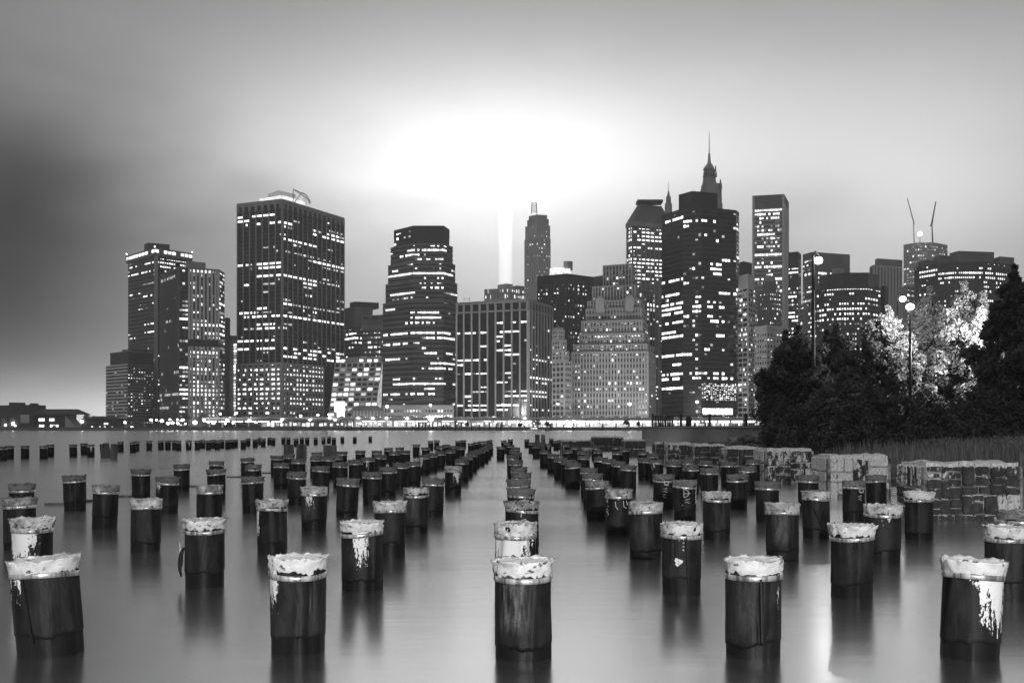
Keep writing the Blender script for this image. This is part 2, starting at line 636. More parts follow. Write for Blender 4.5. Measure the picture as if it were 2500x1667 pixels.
# --- dark pair behind
T = Tower('office_building', 'dark mid-height building with a stepped plant room behind the sloping block', [(838, 1020), (866, 1000), (910, 1010)], 1000, 'building')
P = T.P
zt = zof(748, 1000)
T.solid('core', P, GZ, zt, M_CONC_D)
T.facade(P[0], P[1], GZ, zt - 20, 8, 22, span=M_DARK, sh=0.4, lit=0.2, rows=((815, 838, 885, .8), (821, 838, 885, .9)))
T.facade(P[1], P[2], GZ, zt - 20, 10, 22, span=M_DARK, sh=0.4, lit=0.2, rows=((812, 838, 885, .7), (821, 838, 885, .9), (838, 838, 885, .4)))
T.solid('plant_room', [V2(854, 1020), V2(866, 1010), V2(925, 1020)], zt, zof(736, 1010), M_DARK, 16)
T.finish()
T = Tower('office_building', 'dark building with an arcade of small arches below its roof', [(883, 985), (936, 975), (960, 990)], 975, 'building')
P = T.P
zt = zof(768, 975)
T.solid('core', P, GZ, zt, M_CONC_D)
T.facade(P[0], P[1], GZ, zof(806, 975), 14, 20, span=M_DARK, sh=0.4, lit=0.14, rows=((850, 890, 925, .7),))
T.facade(P[0], P[1], zof(803, 975), zof(792, 975), 12, 1, pier=M_CONC, pw=1.0, lit=0)
for i in range(2):
    q = V2(893 + 22 * i, 974)
    obj('louvre', ubox(M_GLASS), T.root, T.rel((q.x, q.y, zof(776, 975))), 0.0, (6, 0.4, 3))
T.finish()

# --- block with the sloping front
T = Tower('sloping_block', 'pale gridded block whose front wall slopes outward with a bright triangular flank', [(800, 835), (934, 830)], 820, 'building')
zt = zof(883, 840)
top = [V2(818, 856), V2(933, 842), V2(945, 870), V2(830, 884)]
bot = [V2(799, 826), V2(914, 812), V2(945, 870), V2(830, 884)]
m = MB()
m.prism([T.rel(p) for p in bot], 0.0, zt - GZ, [T.rel(p) for p in top])
m.build('wall', M_STONE, T.root)
nr, nc = 13, 8
for k in range(nr):
    for i in range(nc):
        f0, f1 = (k + 0.28) / nr, (k + 0.78) / nr
        if k == nr - 1: f0, f1 = (k + .1) / nr, (k + .85) / nr
        g0, g1 = (i + 0.14) / nc, (i + 0.86) / nc
        q = []
        for f, g in ((f0, g0), (f0, g1), (f1, g1), (f1, g0)):
            A = bot[0].lerp(top[0], f); B = bot[1].lerp(top[1], f)
            p = A.lerp(B, g)
            q.append(T.rel((p.x, p.y - 0.35, GZ + f * (zt - GZ))))
        lit = k < nr - 1 and random.random() < (0.75 if 2 < k < 9 and i < 6 else 0.45)
        bk = [(a[0], a[1] + 0.6, a[2]) for a in q]
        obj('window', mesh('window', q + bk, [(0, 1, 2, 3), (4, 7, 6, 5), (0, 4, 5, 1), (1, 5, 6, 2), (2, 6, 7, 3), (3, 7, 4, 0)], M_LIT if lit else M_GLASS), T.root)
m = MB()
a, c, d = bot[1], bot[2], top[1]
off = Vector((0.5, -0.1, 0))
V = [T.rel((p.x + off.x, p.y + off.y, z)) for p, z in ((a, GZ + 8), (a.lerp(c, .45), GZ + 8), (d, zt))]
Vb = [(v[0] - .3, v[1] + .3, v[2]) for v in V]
o = obj('flank', mesh('flank', V + Vb, [(0, 1, 2), (5, 4, 3), (0, 3, 4, 1), (1, 4, 5, 2), (2, 5, 3, 0)], emit('flank_glow', .62, .62, 1, True, nscale=.1)), T.root)  # light on the flank put in as emission of the wall
T.solid('plant_room', [V2(846, 868), V2(932, 856)], zt, zof(871, 860), M_CONC, 14)
for x in (826, 838, 882, 902, 918):
    c = px(x, 880, 845)
    obj('roof_light', ubox(M_LITB), T.root, T.rel(c), 0, (3.0, 1, 1.8))
T.finish()

# --- faceted stepped tower
TT = [(935, 1116, 733, 690), (941.6, 1116, 685, 0), (947.7, 1111, 638, 0), (954, 1105, 593, 0), (962, 1097, 551, 0)]
T = Tower('stepped_tower', 'faceted banded tower stepping in towards a blank chamfered top', [(935, 822), (1008, 800), (1083, 800), (1116, 818)], 800)
zprev = GZ
brows = [(614, 994, 1090, .9), (624, 978, 1026, .8), (603, 1050, 1090, .3), (663, 966, 1078, .85), (674, 947, 1108, 1), (684, 1022, 1078, .5), (693, 1030, 1080, .5), (702, 1030, 1085, .6), (710, 953, 1012, .95),
         (759, 1003, 1075, .85), (772, 1003, 1075, .9), (750, 943, 966, .9), (785, 980, 1070, .4), (808, 935, 1105, .85), (820, 1043, 1108, .95), (831, 1043, 1075, .8), (844, 943, 995, .85), (858, 1035, 1068, .95),
         (860, 1090, 1107, .9), (873, 943, 978, .8), (886, 1053, 1108, .9), (897, 1040, 1105, .85), (922, 958, 978, .9), (934, 958, 1090, .95), (947, 1040, 1064, .9), (958, 935, 1064, .6)]
for i, (xl, xr, y, _) in enumerate(TT):
    P = [V2(xl, 822), V2(1008 if i < 4 else 1009, 800 + i), V2(1083, 800 + i), V2(xr, 818)]
    zt = zof(y, 800)
    T.solid('tier', P, zprev, zt, M_DARK if i == 4 else M_GLASS2, 34 + 0.01 * i)
    if i < 4:
        nf = max(2, round((zt - zprev) / 3.9))
        zb0 = zprev if i else GZ + 16
        nf = max(2, round((zt - zb0) / 3.9))
        for j, nb in ((0, 12), (1, 14), (2, 6)):
            T.facade(P[j], P[j + 1], zb0, zt, nb, nf, span=M_CONC_D, sh=0.42, sd=0.3, lit=0.13, rows=brows, run=0.5)
    else:
        T.facade(P[0], P[1], zprev, zprev + 12, 8, 3, span=M_DARK, sh=0.3, lit=0.2)
        for q in range(4):
            c = px(968 + q * 3, 565 + 4 * q, 810)
    zprev = zt
P = [V2(935, 820), V2(1008, 797), V2(1083, 797), V2(1111, 815)]
T.solid('stone_base', P, GZ, GZ + 16, M_STONE, 36)
T.solid('roof_edge', [V2(961.5, 823), V2(1009, 803), V2(1083, 803), V2(1097.5, 819)], zof(551, 800), zof(549, 800), M_CONC_D, 34)
T.finish()

# --- stone pavilion at the foot, and the hipped pavilion
T = Tower('stone_building', 'long low stone building with small square windows at the foot of the stepped tower', [(936, 700), (1108, 700)], 700, 'building')
P = T.P
T.solid('wall', P, GZ, zof(990, 700), M_STONE, 18)
for r, y in enumerate((1003, 1016)):
    for i in range(22):
        q = V2(942 + i * 7.6, 699.8)
        lit = (r == 1 and 13 < i < 21) or random.random() < .12
        obj('window', ubox(M_LITB if lit else M_GLASS), T.root, T.rel((q.x, q.y, zof(y, 700))), 0, (1.15, 0.3, 1.5 if r == 0 else 1.3))
T.solid('cornice', [V2(935, 699.5), V2(1109, 699.5)], zof(990, 700), zof(988, 700), M_CONC, 19)
T.finish()
T = Tower('pavilion', 'low pavilion with a broad hipped roof beside the bright glass lantern', [(858, 705), (936, 705)], 700, 'building')
P = T.P
T.solid('wall', P, GZ, zof(1002, 705), M_STONE, 16)
T.solid('roof', [V2(853, 702), V2(941, 702)], zof(1002, 705), zof(990, 705), M_CONC_D, 20, scale_top=0.55)
for i in range(9):
    q = V2(864 + i * 8.2, 704.8)
    obj('pilaster', ubox(M_WHITE), T.root, T.rel((q.x, q.y, (GZ + zof(1002, 705)) / 2)), 0, (0.7, 0.5, zof(1002, 705) - GZ))
T.finish()
T = Tower('glass_lantern', 'glaring lit glass stair lantern in front of the sloping block', [(816, 706), (842, 706)], 700, 'building')
P = T.P
T.solid('core', P, GZ, zof(978, 706), M_CONC, 6, inset=.4)
for i in range(4):
    for k in range(6):
        if i < 1 and k < 2: continue
        q = V2(819 + i * 6.5, 705.6)
        obj('pane', ubox(M_LITB), T.root, T.rel((q.x, q.y, zof(1016 - k * 6.6, 706))), 0, (1.65, 0.2, 1.7))
T.finish()

# --- black box with pale piers
T = Tower('office_building', 'black box of a building with widely spaced pale piers and tall openings at the top',
          [(1114, 721), (1290, 700), (1348, 740)], 700, 'building')
P = T.P
zt = zof(733, 700)
zc = zof(758, 700)
T.solid('core', P, GZ, zt, M_GLASS)
r8 = [(785, 1215, 1290, .9), (808, 1118, 1187, .95), (808, 1208, 1268, .8), (818, 1208, 1222, .9), (828, 1208, 1222, .9), (840, 1228, 1250, 1), (850, 1208, 1250, .95), (863, 1208, 1265, .85),
      (875, 1110, 1187, .95), (875, 1255, 1350, .7), (886, 1110, 1155, .8), (913, 1168, 1187, 1), (913, 1232, 1250, .9), (925, 1293, 1350, .9), (934, 1293, 1350, .5), (937, 1213, 1245, .9),
      (947, 1168, 1187, .8), (958, 1110, 1140, .95), (958, 1255, 1335, .95), (970, 1110, 1150, .95), (970, 1228, 1335, .95), (992, 1110, 1187, .95), (992, 1208, 1270, .9), (1003, 1120, 1190, .9), (1003, 1208, 1340, .6)]
T.facade(P[0], P[1], GZ + 4, zc, 9, 24, pier=M_STONE, pw=1.0, pd=0.9, lit=0.08, rows=r8, gaps=(4,), wfill=(.97, .55))
T.facade(P[1], P[2], GZ + 4, zc, 8, 24, pier=M_STONE, pw=1.0, pd=0.9, lit=0.10, rows=r8, wfill=(.97, .55))
for A, B, n in ((P[0], P[1], 9), (P[1], P[2], 8)):
    T.facade(A, B, zc, zt, n, 1, pier=M_CONC, pw=1.6, pd=0.8, span=M_CONC, sh=0.16, sd=0.7, lit=0)
T.solid('roof_slab', [V2(1113, 722), V2(1290, 699), V2(1349, 741)], zt, zt + 1.0, M_CONC)
m = MB()
for x in (1133, 1146):
    m.tube([T.rel(px(x, 735, 720)), T.rel(px(x, 725, 720))], [.15, .15], 5)
m.tube([T.rel(px(1133, 729, 720)), T.rel(px(1146, 729, 720))], [.12, .12], 5)
m.build('mast', M_CONC_D, T.root)
T.finish()

# --- pale lit top behind
T = Tower('office_building', 'pale stone building top with lit arches behind the black box building', [(1183, 960), (1243, 950), (1284, 965)], 950, 'building')
P = T.P
zt = zof(703, 950)
T.solid('wall', P, GZ, zt, M_STONE)
T.facade(P[0], P[1], zof(745, 950), zt, 10, 3, pier=M_STONE, pw=1.2, pd=0.6, lit=0.8)
T.facade(P[1], P[2], zof(745, 950), zt, 8, 3, pier=M_STONE, pw=1.2, pd=0.6, lit=0.75)
T.solid('attic', [V2(1215, 970), V2(1235, 960), V2(1252, 965)], zt, zof(692, 960), M_PALE, 14)
T.solid('attic', [V2(1250, 975), V2(1264, 970), V2(1280, 975)], zt, zof(697, 970), M_CONC, 10)
T.finish()

# --- slim masonry tower with lattice mast
T = Tower('masonry_tower', 'slim pale masonry tower tapering in steps to a lattice mast', [(1281, 1060), (1308, 1050), (1344, 1055)], 1050)
z = GZ
for i, (xl, xc, xr, y) in enumerate(((1281, 1308, 1344, 582), (1283, 1309, 1343, 549), (1287, 1310, 1340, 533), (1291, 1311, 1336, 523))):
    P = [V2(xl, 1060), V2(xc, 1050 + .5 * i), V2(xr, 1055)]
    zt = zof(y, 1050)
    T.solid('tier', P, z, zt, M_STONE)
    if i < 2:
        nf = max(2, round((zt - z) / 4.0))
        T.facade(P[0], P[1], z, zt, 5, nf, pier=M_PALE, pw=1.2, pd=.5, lit=.12, wfill=(.8, .55))
        T.facade(P[1], P[2], z, zt, 6, nf, pier=M_PALE, pw=1.2, pd=.5, lit=.16, wfill=(.8, .55), rect=((1300, 595, 1335, 632, .75), (1310, 655, 1340, 690, .5)))
    z = zt
m = MB()
c = px(1304, 523, 1062)
r = 3.0
hh = zof(497, 1062) - c.z
for sx in (-1, 1):
    for sy in (-1, 1):
        m.tube([T.rel((c.x + sx * r, c.y + sy * r, c.z)), T.rel((c.x + sx * r * .8, c.y + sy * r * .8, c.z + hh))], [.3, .3], 4)
for k in range(4):
    for sx in (-1, 1):
        m.tube([T.rel((c.x + sx * r, c.y - r, c.z + hh * k / 4)), T.rel((c.x - sx * r, c.y - r, c.z + hh * (k + 1) / 4))], [.22, .22], 4)
    m.tube([T.rel((c.x - r, c.y - r, c.z + hh * (k + 1) / 4)), T.rel((c.x + r, c.y - r, c.z + hh * (k + 1) / 4))], [.22, .22], 4)
m.build('lattice_mast', M_CONC_D, T.root)
T.finish()

# --- dark tower with lit roof box
T = Tower('office_tower', 'dark plain tower with a lit plant room and water tank on its flat roof', [(1312, 915), (1385, 900), (1450, 920)], 900)
P = T.P
zt = zof(668, 900)
T.solid('core', P, GZ, zt, M_GLASS2)
T.facade(P[0], P[1], GZ, zt - 8, 11, 36, pier=M_DARK, pw=1.0, pd=.5, span=M_DARK, sh=.35, lit=.16)
T.facade(P[1], P[2], GZ, zt - 8, 11, 36, pier=M_DARK, pw=1.0, pd=.5, span=M_DARK, sh=.35, lit=.18)
T.solid('parapet', [V2(1311.5, 916), V2(1385, 899), V2(1450.5, 921)], zt - 8, zt, M_DARK)
T.solid('plant_room', [V2(1342, 925), V2(1355, 915), V2(1393, 925)], zt, zof(652, 915), M_ROOFGLOW, 12)
m = MB()
c = px(1387, 660, 930)
m.tube([T.rel((c.x, c.y, c.z)), T.rel((c.x, c.y, zof(639, 930)))], [4.2, 4.2], 14)
m.build('water_tank', M_CONC, T.root)
T.finish()
T = Tower('office_building', 'narrow plain dark building squeezed beside the stepped brick tower', [(1448, 960), (1472, 950), (1490, 960)], 950, 'building')
T.solid('wall', T.P, GZ, zof(672, 950), M_CONC_D)
T.facade(T.P[0], T.P[1], GZ, zof(680, 950), 4, 34, pier=M_DARK, pw=1.0, lit=.12)
T.finish()

# --- small stepped white apartment block
T = Tower('stepped_block', 'narrow white gridded block stepping up like stairs beside the black box building', [(1350, 690), (1378, 680), (1394, 690)], 680, 'building')
z = GZ
for i, (xl, xc, xr, y) in enumerate(((1348, 1378, 1394, 880), (1348, 1374, 1388, 855), (1348, 1368, 1382, 828), (1349, 1362, 1377, 803))):
    P = [V2(xl, 690), V2(xc, 681 + .4 * i), V2(xr, 690)]
    zt = zof(y, 681)
    T.solid('tier', P, z, zt, M_GLASS2, inset=.05)
    nf = max(2, round((zt - z) / 3.6))
    T.facade(P[0], P[1], z, zt, 3, nf, pier=M_STONE, pw=.9, pd=.4, span=M_STONE, sh=.42, sd=.35, lit=.14)
    T.facade(P[1], P[2], z, zt, 3, nf, pier=M_STONE, pw=.9, pd=.4, span=M_STONE, sh=.42, sd=.35, lit=.12)
    z = zt
T.solid('roof', [V2(1349, 690), V2(1362, 682.5), V2(1377, 690)], z, z + 1.5, M_CONC)
T.finish()

# --- ziggurat
T = Tower('ziggurat_tower', 'pale masonry ziggurat rising in many narrowing tiers to a flat-topped tower', [(1395, 700), (1582, 690), (1600, 720)], 690)
tiers = [(1395, 1582, 857, 0), (1400, 1579, 839, 3), (1413, 1571, 812, 7), (1419, 1568, 780, 10), (1430, 1566, 750, 14), (1434, 1563, 731, 17), (1446, 1551, 695, 22), (1472, 1543, 643, 28)]
z = GZ
for i, (xl, xr, y, back) in enumerate(tiers):
    P = [V2(xl, 700 + back), V2(xr, 690 + back), V2(xr + 17 - i * 1.4, 722 + back)]
    zt = zof(y, 690 + back)
    T.solid('tier', P, z, zt, M_GLASS2)
    nf = max(2, round((zt - z) / 3.9))
    nb = max(8, round((xr - xl) / 7.6))
    nb2 = max(3, nb // 5)
    reg = ((1430, 808, 1570, 822, .8), (1410, 838, 1550, 850, .55), (1470, 795, 1560, 806, .45), (1495, 690, 1520, 705, .9), (1480, 670, 1520, 690, .35), (1500, 920, 1580, 965, .35))
    T.facade(P[0], P[1], z, zt, nb, nf, pier=M_STONE, pw=1.0, pd=.45, span=M_CONC if i < 6 else M_CONC_D, sh=.42, sd=.3, lit=.15, rect=reg, wfill=(.98, 1.25))
    T.facade(P[1], P[2], z, zt, nb2, nf, pier=M_STONE, pw=1.4, pd=.45, span=M_CONC, sh=.46, sd=.3, lit=.08, wfill=(.98, 1.0))
    T.solid('coping', [p + Vector((0, -.35, 0)) for p in P], zt - .7, zt, M_STONE)
    z = zt
for x, y in ((1464, 731), (1536, 728)):    # little gabled attics
    c = px(x, y, 700)
    m = MB()
    m.prism([(-2.8, -3), (2.8, -3), (2.8, 5), (-2.8, 5)], -9, 0)
    m.prism([(-3.1, -3.3), (3.1, -3.3), (3.1, 5), (-3.1, 5)], 0, 1.8, [(-.2, -3.3), (.2, -3.3), (.2, 5), (-.2, 5)])
    m.build('gabled_attic', M_STONE, T.root, loc=T.rel(c))
T.finish()
T = Tower('office_building', 'dark building with pale vertical ribs tucked behind the ziggurat', [(1553, 800), (1570, 790), (1600, 800)], 790, 'building')
T.solid('core', T.P, GZ, zof(712, 790), M_GLASS)
T.facade(T.P[0], T.P[1], GZ, zof(714, 790), 2, 28, pier=M_CONC, pw=1.2, pd=.6, lit=.1)
T.facade(T.P[1], T.P[2], GZ, zof(714, 790), 4, 28, pier=M_CONC, pw=1.2, pd=.6, lit=.15, rect=((1575, 735, 1600, 775, .8),))
T.finish()

# --- tower with mansard roof
T = Tower('roofed_tower', 'tower with a steep hipped roof above rows of glaring lit floors', [(1530, 1010), (1544, 1000), (1640, 1015)], 1000)
P = T.P
ze = zof(545, 1000)
T.solid('core', P, GZ, ze, M_CONC_D)
rw = [(y, 1535, 1640, .9) for y in (556, 565, 574, 583, 603, 632, 642, 651, 661, 671, 680)]
T.facade(P[0], P[1], GZ, ze - 3, 3, 52, pier=M_CONC, pw=.9, pd=.5, lit=.4, rows=rw)
T.facade(P[1], P[2], GZ, ze - 3, 9, 52, pier=M_CONC, pw=1.0, pd=.5, span=M_CONC_D, sh=.42, lit=.25, rows=rw)
T.solid('eaves', [V2(1527, 1011), V2(1543, 997), V2(1643, 1016)], ze - 3, ze + 1.5, M_CONC)
T.solid('roof', [V2(1528, 1011), V2(1544, 998), V2(1642, 1015)], ze + 1.5, zof(496, 1000), M_CONC_D, scale_top=.52)
rc = (P[0] + P[2]) / 2
m = MB()
m.box(T.rel((rc.x, rc.y, zof(493, 1010))), (25, 15, 2.5))
m.build('roof_ridge', M_DARK, T.root)
T.finish()
T = Tower('spire', 'thin distant pinnacle poking up behind the hipped roof', [(1626, 1180), (1640, 1180)], 1180, 'spire')
m = MB()
c = V2(1632, 1180)
for r, ya, yb, r2 in ((4.5, 560, 498, 4.2), (3.2, 498, 480, 2.6), (1.8, 480, 468, .8), (.4, 468, 444, .15)):
    m.tube([T.rel((c.x, c.y, zof(ya, 1180) if ya < 560 else GZ)), T.rel((c.x, c.y, zof(yb, 1180)))], [r, r2], 8)
m.build('pinnacle', M_CONC, T.root)

# --- crowned spire tower behind the dark glass one
T = Tower('spire_tower', 'ornate stone crown and needle mast rising behind the black glass tower', [(1707, 1010), (1722, 1000), (1762, 1010)], 1000)
P = T.P
z = GZ
cx = 1731.5
for i, (hw, y) in enumerate(((26, 500), (24, 462), (22, 452), (16, 432), (14.5, 418), (12, 408), (8.5, 402), (5, 397))):
    c = V2(cx + (4 if i < 3 else 0), 1012)
    zt = zof(y, 1012)
    w = hw * 2 * 1012 / F
    m = MB()
    ch = w * .5
    k = w * .18
    pts = [(-ch + k, -ch), (ch - k, -ch), (ch, -ch + k), (ch, ch - k), (ch - k, ch), (-ch + k, ch), (-ch, ch - k), (-ch, -ch + k)]
    m.prism(pts, z - GZ, zt - GZ, [(p[0] * .97, p[1] * .97) for p in pts] if i < 3 else [(p[0] * .8, p[1] * .8) for p in pts])
    m.build('crown_tier', M_CONC, T.root, loc=T.rel((c.x, c.y, GZ)))
    if 0 < i < 5:
        for s in (-1, 1):
            o = MB()
            o.tube([(0, 0, -2), (0, 0, 2.6), (0, 0, 4.4)], [.9, .7, .1], 6)
            o.build('finial', M_CONC, T.root, loc=T.rel((c.x + s * w * .44, c.y - w * .44, zt)))
    z = zt
for k in range(10):
    a = V2(cx - 12 + (k % 5) * 6, 1002 + 0)
    obj('window', ubox(M_GLASS), T.root, T.rel((a.x, 1012 - 7.2, zof(425 + 10 * (k // 5) - 6, 1012))), 0, (1.0, .5, 2.4))
c = V2(cx, 1012)
m = MB()
m.tube([T.rel((c.x, c.y, z)), T.rel((c.x, c.y, z + 9)), T.rel((c.x, c.y, zof(380, 1012))), T.rel((c.x, c.y, zof(321, 1012)))], [1.6, 1.0, .55, .2], 8)
m.build('needle_mast', M_METAL, T.root)

# --- black glass tower
T = Tower('glass_tower', 'black glass many-sided tower with a dark box on top and glowing panes imitating reflections near its foot',
          [(1615.5, 749), (1668, 725), (1712, 720), (1797, 732), (1804, 740)], 720)
P = T.P
zt = zof(510, 720)
T.solid('core', P, GZ, zt, M_GLASS, 32)
rA = [(y, 1616, 1667, p) for y, p in ((683, .8), (712, .4), (720, .8), (743, .9), (754, .9), (767, .95), (780, .8), (812, .8), (825, .85), (862, .85), (884, .9), (909, .85), (922, .85), (944, .9), (535, .5))]
rB = [(540, 1668, 1710, .6), (556, 1668, 1680, .9), (723, 1700, 1712, 1), (690, 1668, 1690, .5), (735, 1680, 1712, .5), (748, 1680, 1712, .85), (775, 1668, 1680, .9), (760, 1680, 1712, .6), (870, 1668, 1690, .8), (919, 1680, 1712, .95), (908, 1680, 1712, .4), (880, 1668, 1690, .4)]
rC = [(543, 1715, 1725, 1), (544, 1738, 1750, 1), (580, 1735, 1752, .8), (631, 1765, 1780, 1), (643, 1735, 1765, .9), (653, 1735, 1765, .9), (664, 1735, 1765, .5), (675, 1709, 1722, .9), (714, 1753, 1797, .9), (737, 1725, 1735, .9), (748, 1725, 1770, .7), (774, 1725, 1740, .9), (785, 1735, 1775, .7), (821, 1745, 1770, 1), (858, 1722, 1730, 1), (858, 1765, 1778, .9), (907, 1722, 1790, .4), (919, 1733, 1790, .75)]
T.facade(P[0], P[1], GZ + 6, zt, 6, 44, span=M_DARK, sh=.25, sd=.12, lit=.05, rows=rA)
T.facade(P[1], P[2], GZ + 6, zt, 6, 44, span=M_DARK, sh=.25, sd=.12, lit=.07, rows=rB)
T.facade(P[2], P[3], GZ + 6, zt, 12, 44, span=M_DARK, sh=.25, sd=.12, lit=.03, rows=rC)
T.facade(P[3], P[4], GZ + 6, zt, 2, 44, span=M_CONC, sh=.25, sd=.12, lit=.25)
T.solid('roof_box', [V2(1657, 750), V2(1690, 738), V2(1752, 745)], zt, zof(468, 740), M_DARK)
T.solid('parapet', [V2(1615, 750), V2(1668, 724.5), V2(1712, 719.5), V2(1797.5, 731.5), V2(1804.5, 740)], zt, zt + 1.5, M_DARK, 32)
# glowing panes that imitate reflections at the foot
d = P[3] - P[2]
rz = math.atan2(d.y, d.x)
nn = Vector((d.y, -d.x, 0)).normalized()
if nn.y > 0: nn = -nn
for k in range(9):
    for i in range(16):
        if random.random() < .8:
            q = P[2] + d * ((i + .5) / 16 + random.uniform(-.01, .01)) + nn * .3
            obj('reflection_glow', ubox(M_LIT), T.root, T.rel((q.x, q.y, zof(937 + k * 4.8 + random.uniform(-1, 1), 722))), rz, (d.length / 16 * random.uniform(.35, .85), .1, random.uniform(.35, .95)))
for i in range(7):
    q = P[2] + d * ((i + .7) / 8) + nn * .3
    obj('lobby_window', ubox(M_LITB), T.root, T.rel((q.x, q.y, zof(1004, 722))), rz, (d.length / 8 * .9, .1, 4.4))
T.finish()

# --- pale slim tower with plain white top
T = Tower('apartment_tower', 'slim white gridded tower with a plain panel top beside the black glass tower', [(1802, 735), (1826, 722), (1843, 735)], 720)
P = T.P
zt = zof(700, 722)
T.solid('core', P, GZ, zof(668, 722), M_PALE)
T.facade(P[0], P[1], GZ, zt, 2, 28, pier=M_PALE, pw=.6, pd=.4, span=M_PALE, sh=.34, sd=.35, lit=.3, wfill=(.97, .95))
T.facade(P[1], P[2], GZ, zt, 3, 28, pier=M_PALE, pw=.6, pd=.4, span=M_PALE, sh=.40, sd=.35, lit=.3, wfill=(.97, .95))
for A, B, n in ((P[0], P[1], 2), (P[1], P[2], 3)):
    dd = B - A
    nn = Vector((dd.y, -dd.x, 0)).normalized()
    if nn.y > 0: nn = -nn
    for k in range(28):
        for i in range(n):
            q = A + dd * ((i + .5) / n) + nn * .02
            obj('dark_window', ubox(M_GLASS), T.root, T.rel((q.x, q.y, GZ + (k + .55) * (zt - GZ) / 28)), math.atan2(dd.y, dd.x), (dd.length / n - .8, .03, (zt - GZ) / 28 * .6))
T.finish()
T = Tower('office_building', 'plain black box top rising behind the slim white tower', [(1803, 820), (1815, 812), (1836, 820)], 812, 'building')
T.solid('wall', T.P, GZ, zof(640, 812), M_DARK)
T.solid('roof_rail', [V2(1803, 820.5), V2(1815, 811.5), V2(1836.5, 820.5)], zof(640, 812), zof(638, 812), M_CONC_D)

# --- tall slab
T = Tower('slab_tower', 'tall pale-edged slab tower with thin horizontal bands and a blank top', [(1837, 1098), (1914.5, 1090), (1926, 1130)], 1090)
P = T.P
zt = zof(474, 1090)
zs = zof(507, 1090)
T.solid('core', P, GZ, zt, M_CONC_D)
rs = [(511, 1838, 1915, .95), (521, 1850, 1905, .8), (531, 1850, 1905, .85), (576, 1848, 1900, .6), (601, 1850, 1870, .7), (626, 1838, 1915, .97), (651, 1838, 1915, .9), (663, 1845, 1880, .4), (680, 1838, 1915, .6), (645, 1838, 1915, .3)]
T.facade(P[0], P[1], GZ, zs, 14, 54, pier=None, span=M_PALE, sh=.26, sd=.3, lit=.26, rows=rs, run=.3)
for q, w in ((P[0], 2.2), (P[1], 2.2)):
    obj('corner_pier', ubox(M_PALE), T.root, T.rel((q.x + (1 if q is P[0] else -1), q.y - .2, (GZ + zt) / 2)), 0, (w, 1.2, zt - GZ))
T.solid('end_wall', [V2(1914.7, 1089.5), V2(1926.3, 1130)], GZ, zof(500, 1100), M_PALE, .6)
T.finish()

# --- masonry lump in front of the slab tower, stone building below it
T = Tower('masonry_tower', 'grey masonry tower with lit windows standing before the tall slab tower', [(1853, 905), (1878, 895), (1905, 905)], 895)
z = GZ
for i, (xl, xc, xr, y) in enumerate(((1851, 1878, 1906, 712), (1862, 1878, 1895, 684))):
    P = [V2(xl, 905), V2(xc, 895 + 3 * i), V2(xr, 905)]
    zt = zof(y, 895)
    T.solid('tier', P, z, zt, M_CONC_D)
    if i == 0:
        T.facade(P[0], P[1], z, zt, 6, 28, pier=M_CONC_D, pw=1, pd=.4, span=M_CONC_D, sh=.4, lit=.2)
        T.facade(P[1], P[2], z, zt, 5, 28, pier=M_CONC_D, pw=1, pd=.4, span=M_CONC_D, sh=.4, lit=.62)
    z = zt
T.solid('roof', [V2(1862, 905), V2(1878, 898), V2(1895, 905)], z, z + 5, M_CONC, scale_top=.8)
T.finish()
T = Tower('stone_building', 'pale stone building with small paired windows showing above the left tree', [(1842, 690), (1872, 680), (1917, 690)], 680, 'building')
P = T.P
zt = zof(801, 685)
T.solid('wall', P, GZ, zt, M_STONE)
for A, B, n in ((P[0], P[1], 5), (P[1], P[2], 6)):
    T.facade(A, B, GZ, zt - 3, n, 17, pier=None, lit=.3, wfill=(.5, .45))
    dd = B - A
    nn = Vector((dd.y, -dd.x, 0)).normalized()
    if nn.y > 0: nn = -nn
    for k in range(17):
        for i in range(n):
            q = A + dd * ((i + .5) / n) + nn * .01
            obj('dark_window', ubox(M_GLASS), T.root, T.rel((q.x, q.y, GZ + (k + .5) * (zt - 3 - GZ) / 17)), math.atan2(dd.y, dd.x), (dd.length / n * .45, .04, (zt - GZ) / 17 * .42))
T.solid('cornice', [V2(1841, 691), V2(1872, 679), V2(1918, 691)], zt, zt + 1.4, M_PALE)
T.finish()

# --- right cluster
T = Tower('office_tower', 'narrow dark tower beside the tall slab tower with a few bright floors', [(1925, 960), (1949, 955), (1956, 970)], 955)
P = T.P
zt = zof(614, 955)
T.solid('core', P, GZ, zt, M_GLASS2)
T.facade(P[0], P[1], GZ, zt - 14, 6, 40, span=M_DARK, sh=.35, lit=.25, rows=((642, 1925, 1950, .9), (659, 1925, 1950, .95), (667, 1925, 1950, .95), (765, 1925, 1950, .9), (777, 1925, 1950, .9), (786, 1925, 1950, .9), (727, 1925, 1945, .8)))
T.finish()
T = Tower('office_building', 'hazy pale-fronted building under the bright mast light', [(1960, 1000), (1983, 985), (2075, 1000)], 985, 'building')
P = T.P
zt = zof(615, 985)
T.solid('core', P, GZ, zt, M_CONC_D)
T.facade(P[0], P[1], GZ, zt - 6, 5, 38, span=M_CONC, sh=.35, lit=.35)
T.facade(P[1], P[2], GZ, zt - 14, 13, 36, span=M_CONC_D, sh=.35, lit=.18, rows=((644, 2030, 2075, .8), (650, 2030, 2075, .7), (663, 1995, 2030, .9), (668, 1995, 2040, .7)))
T.solid('penthouse', [V2(2030, 965), V2(2045, 960), V2(2062, 965)], GZ, zof(655, 962), M_CONC, 12)
T.finish()
T = Tower('office_building', 'small grey building glimpsed in the gap beside the mast light', [(1948, 890), (1962, 880), (1972, 890)], 880, 'building')
T.solid('wall', T.P, GZ, zof(742, 880), M_CONC)
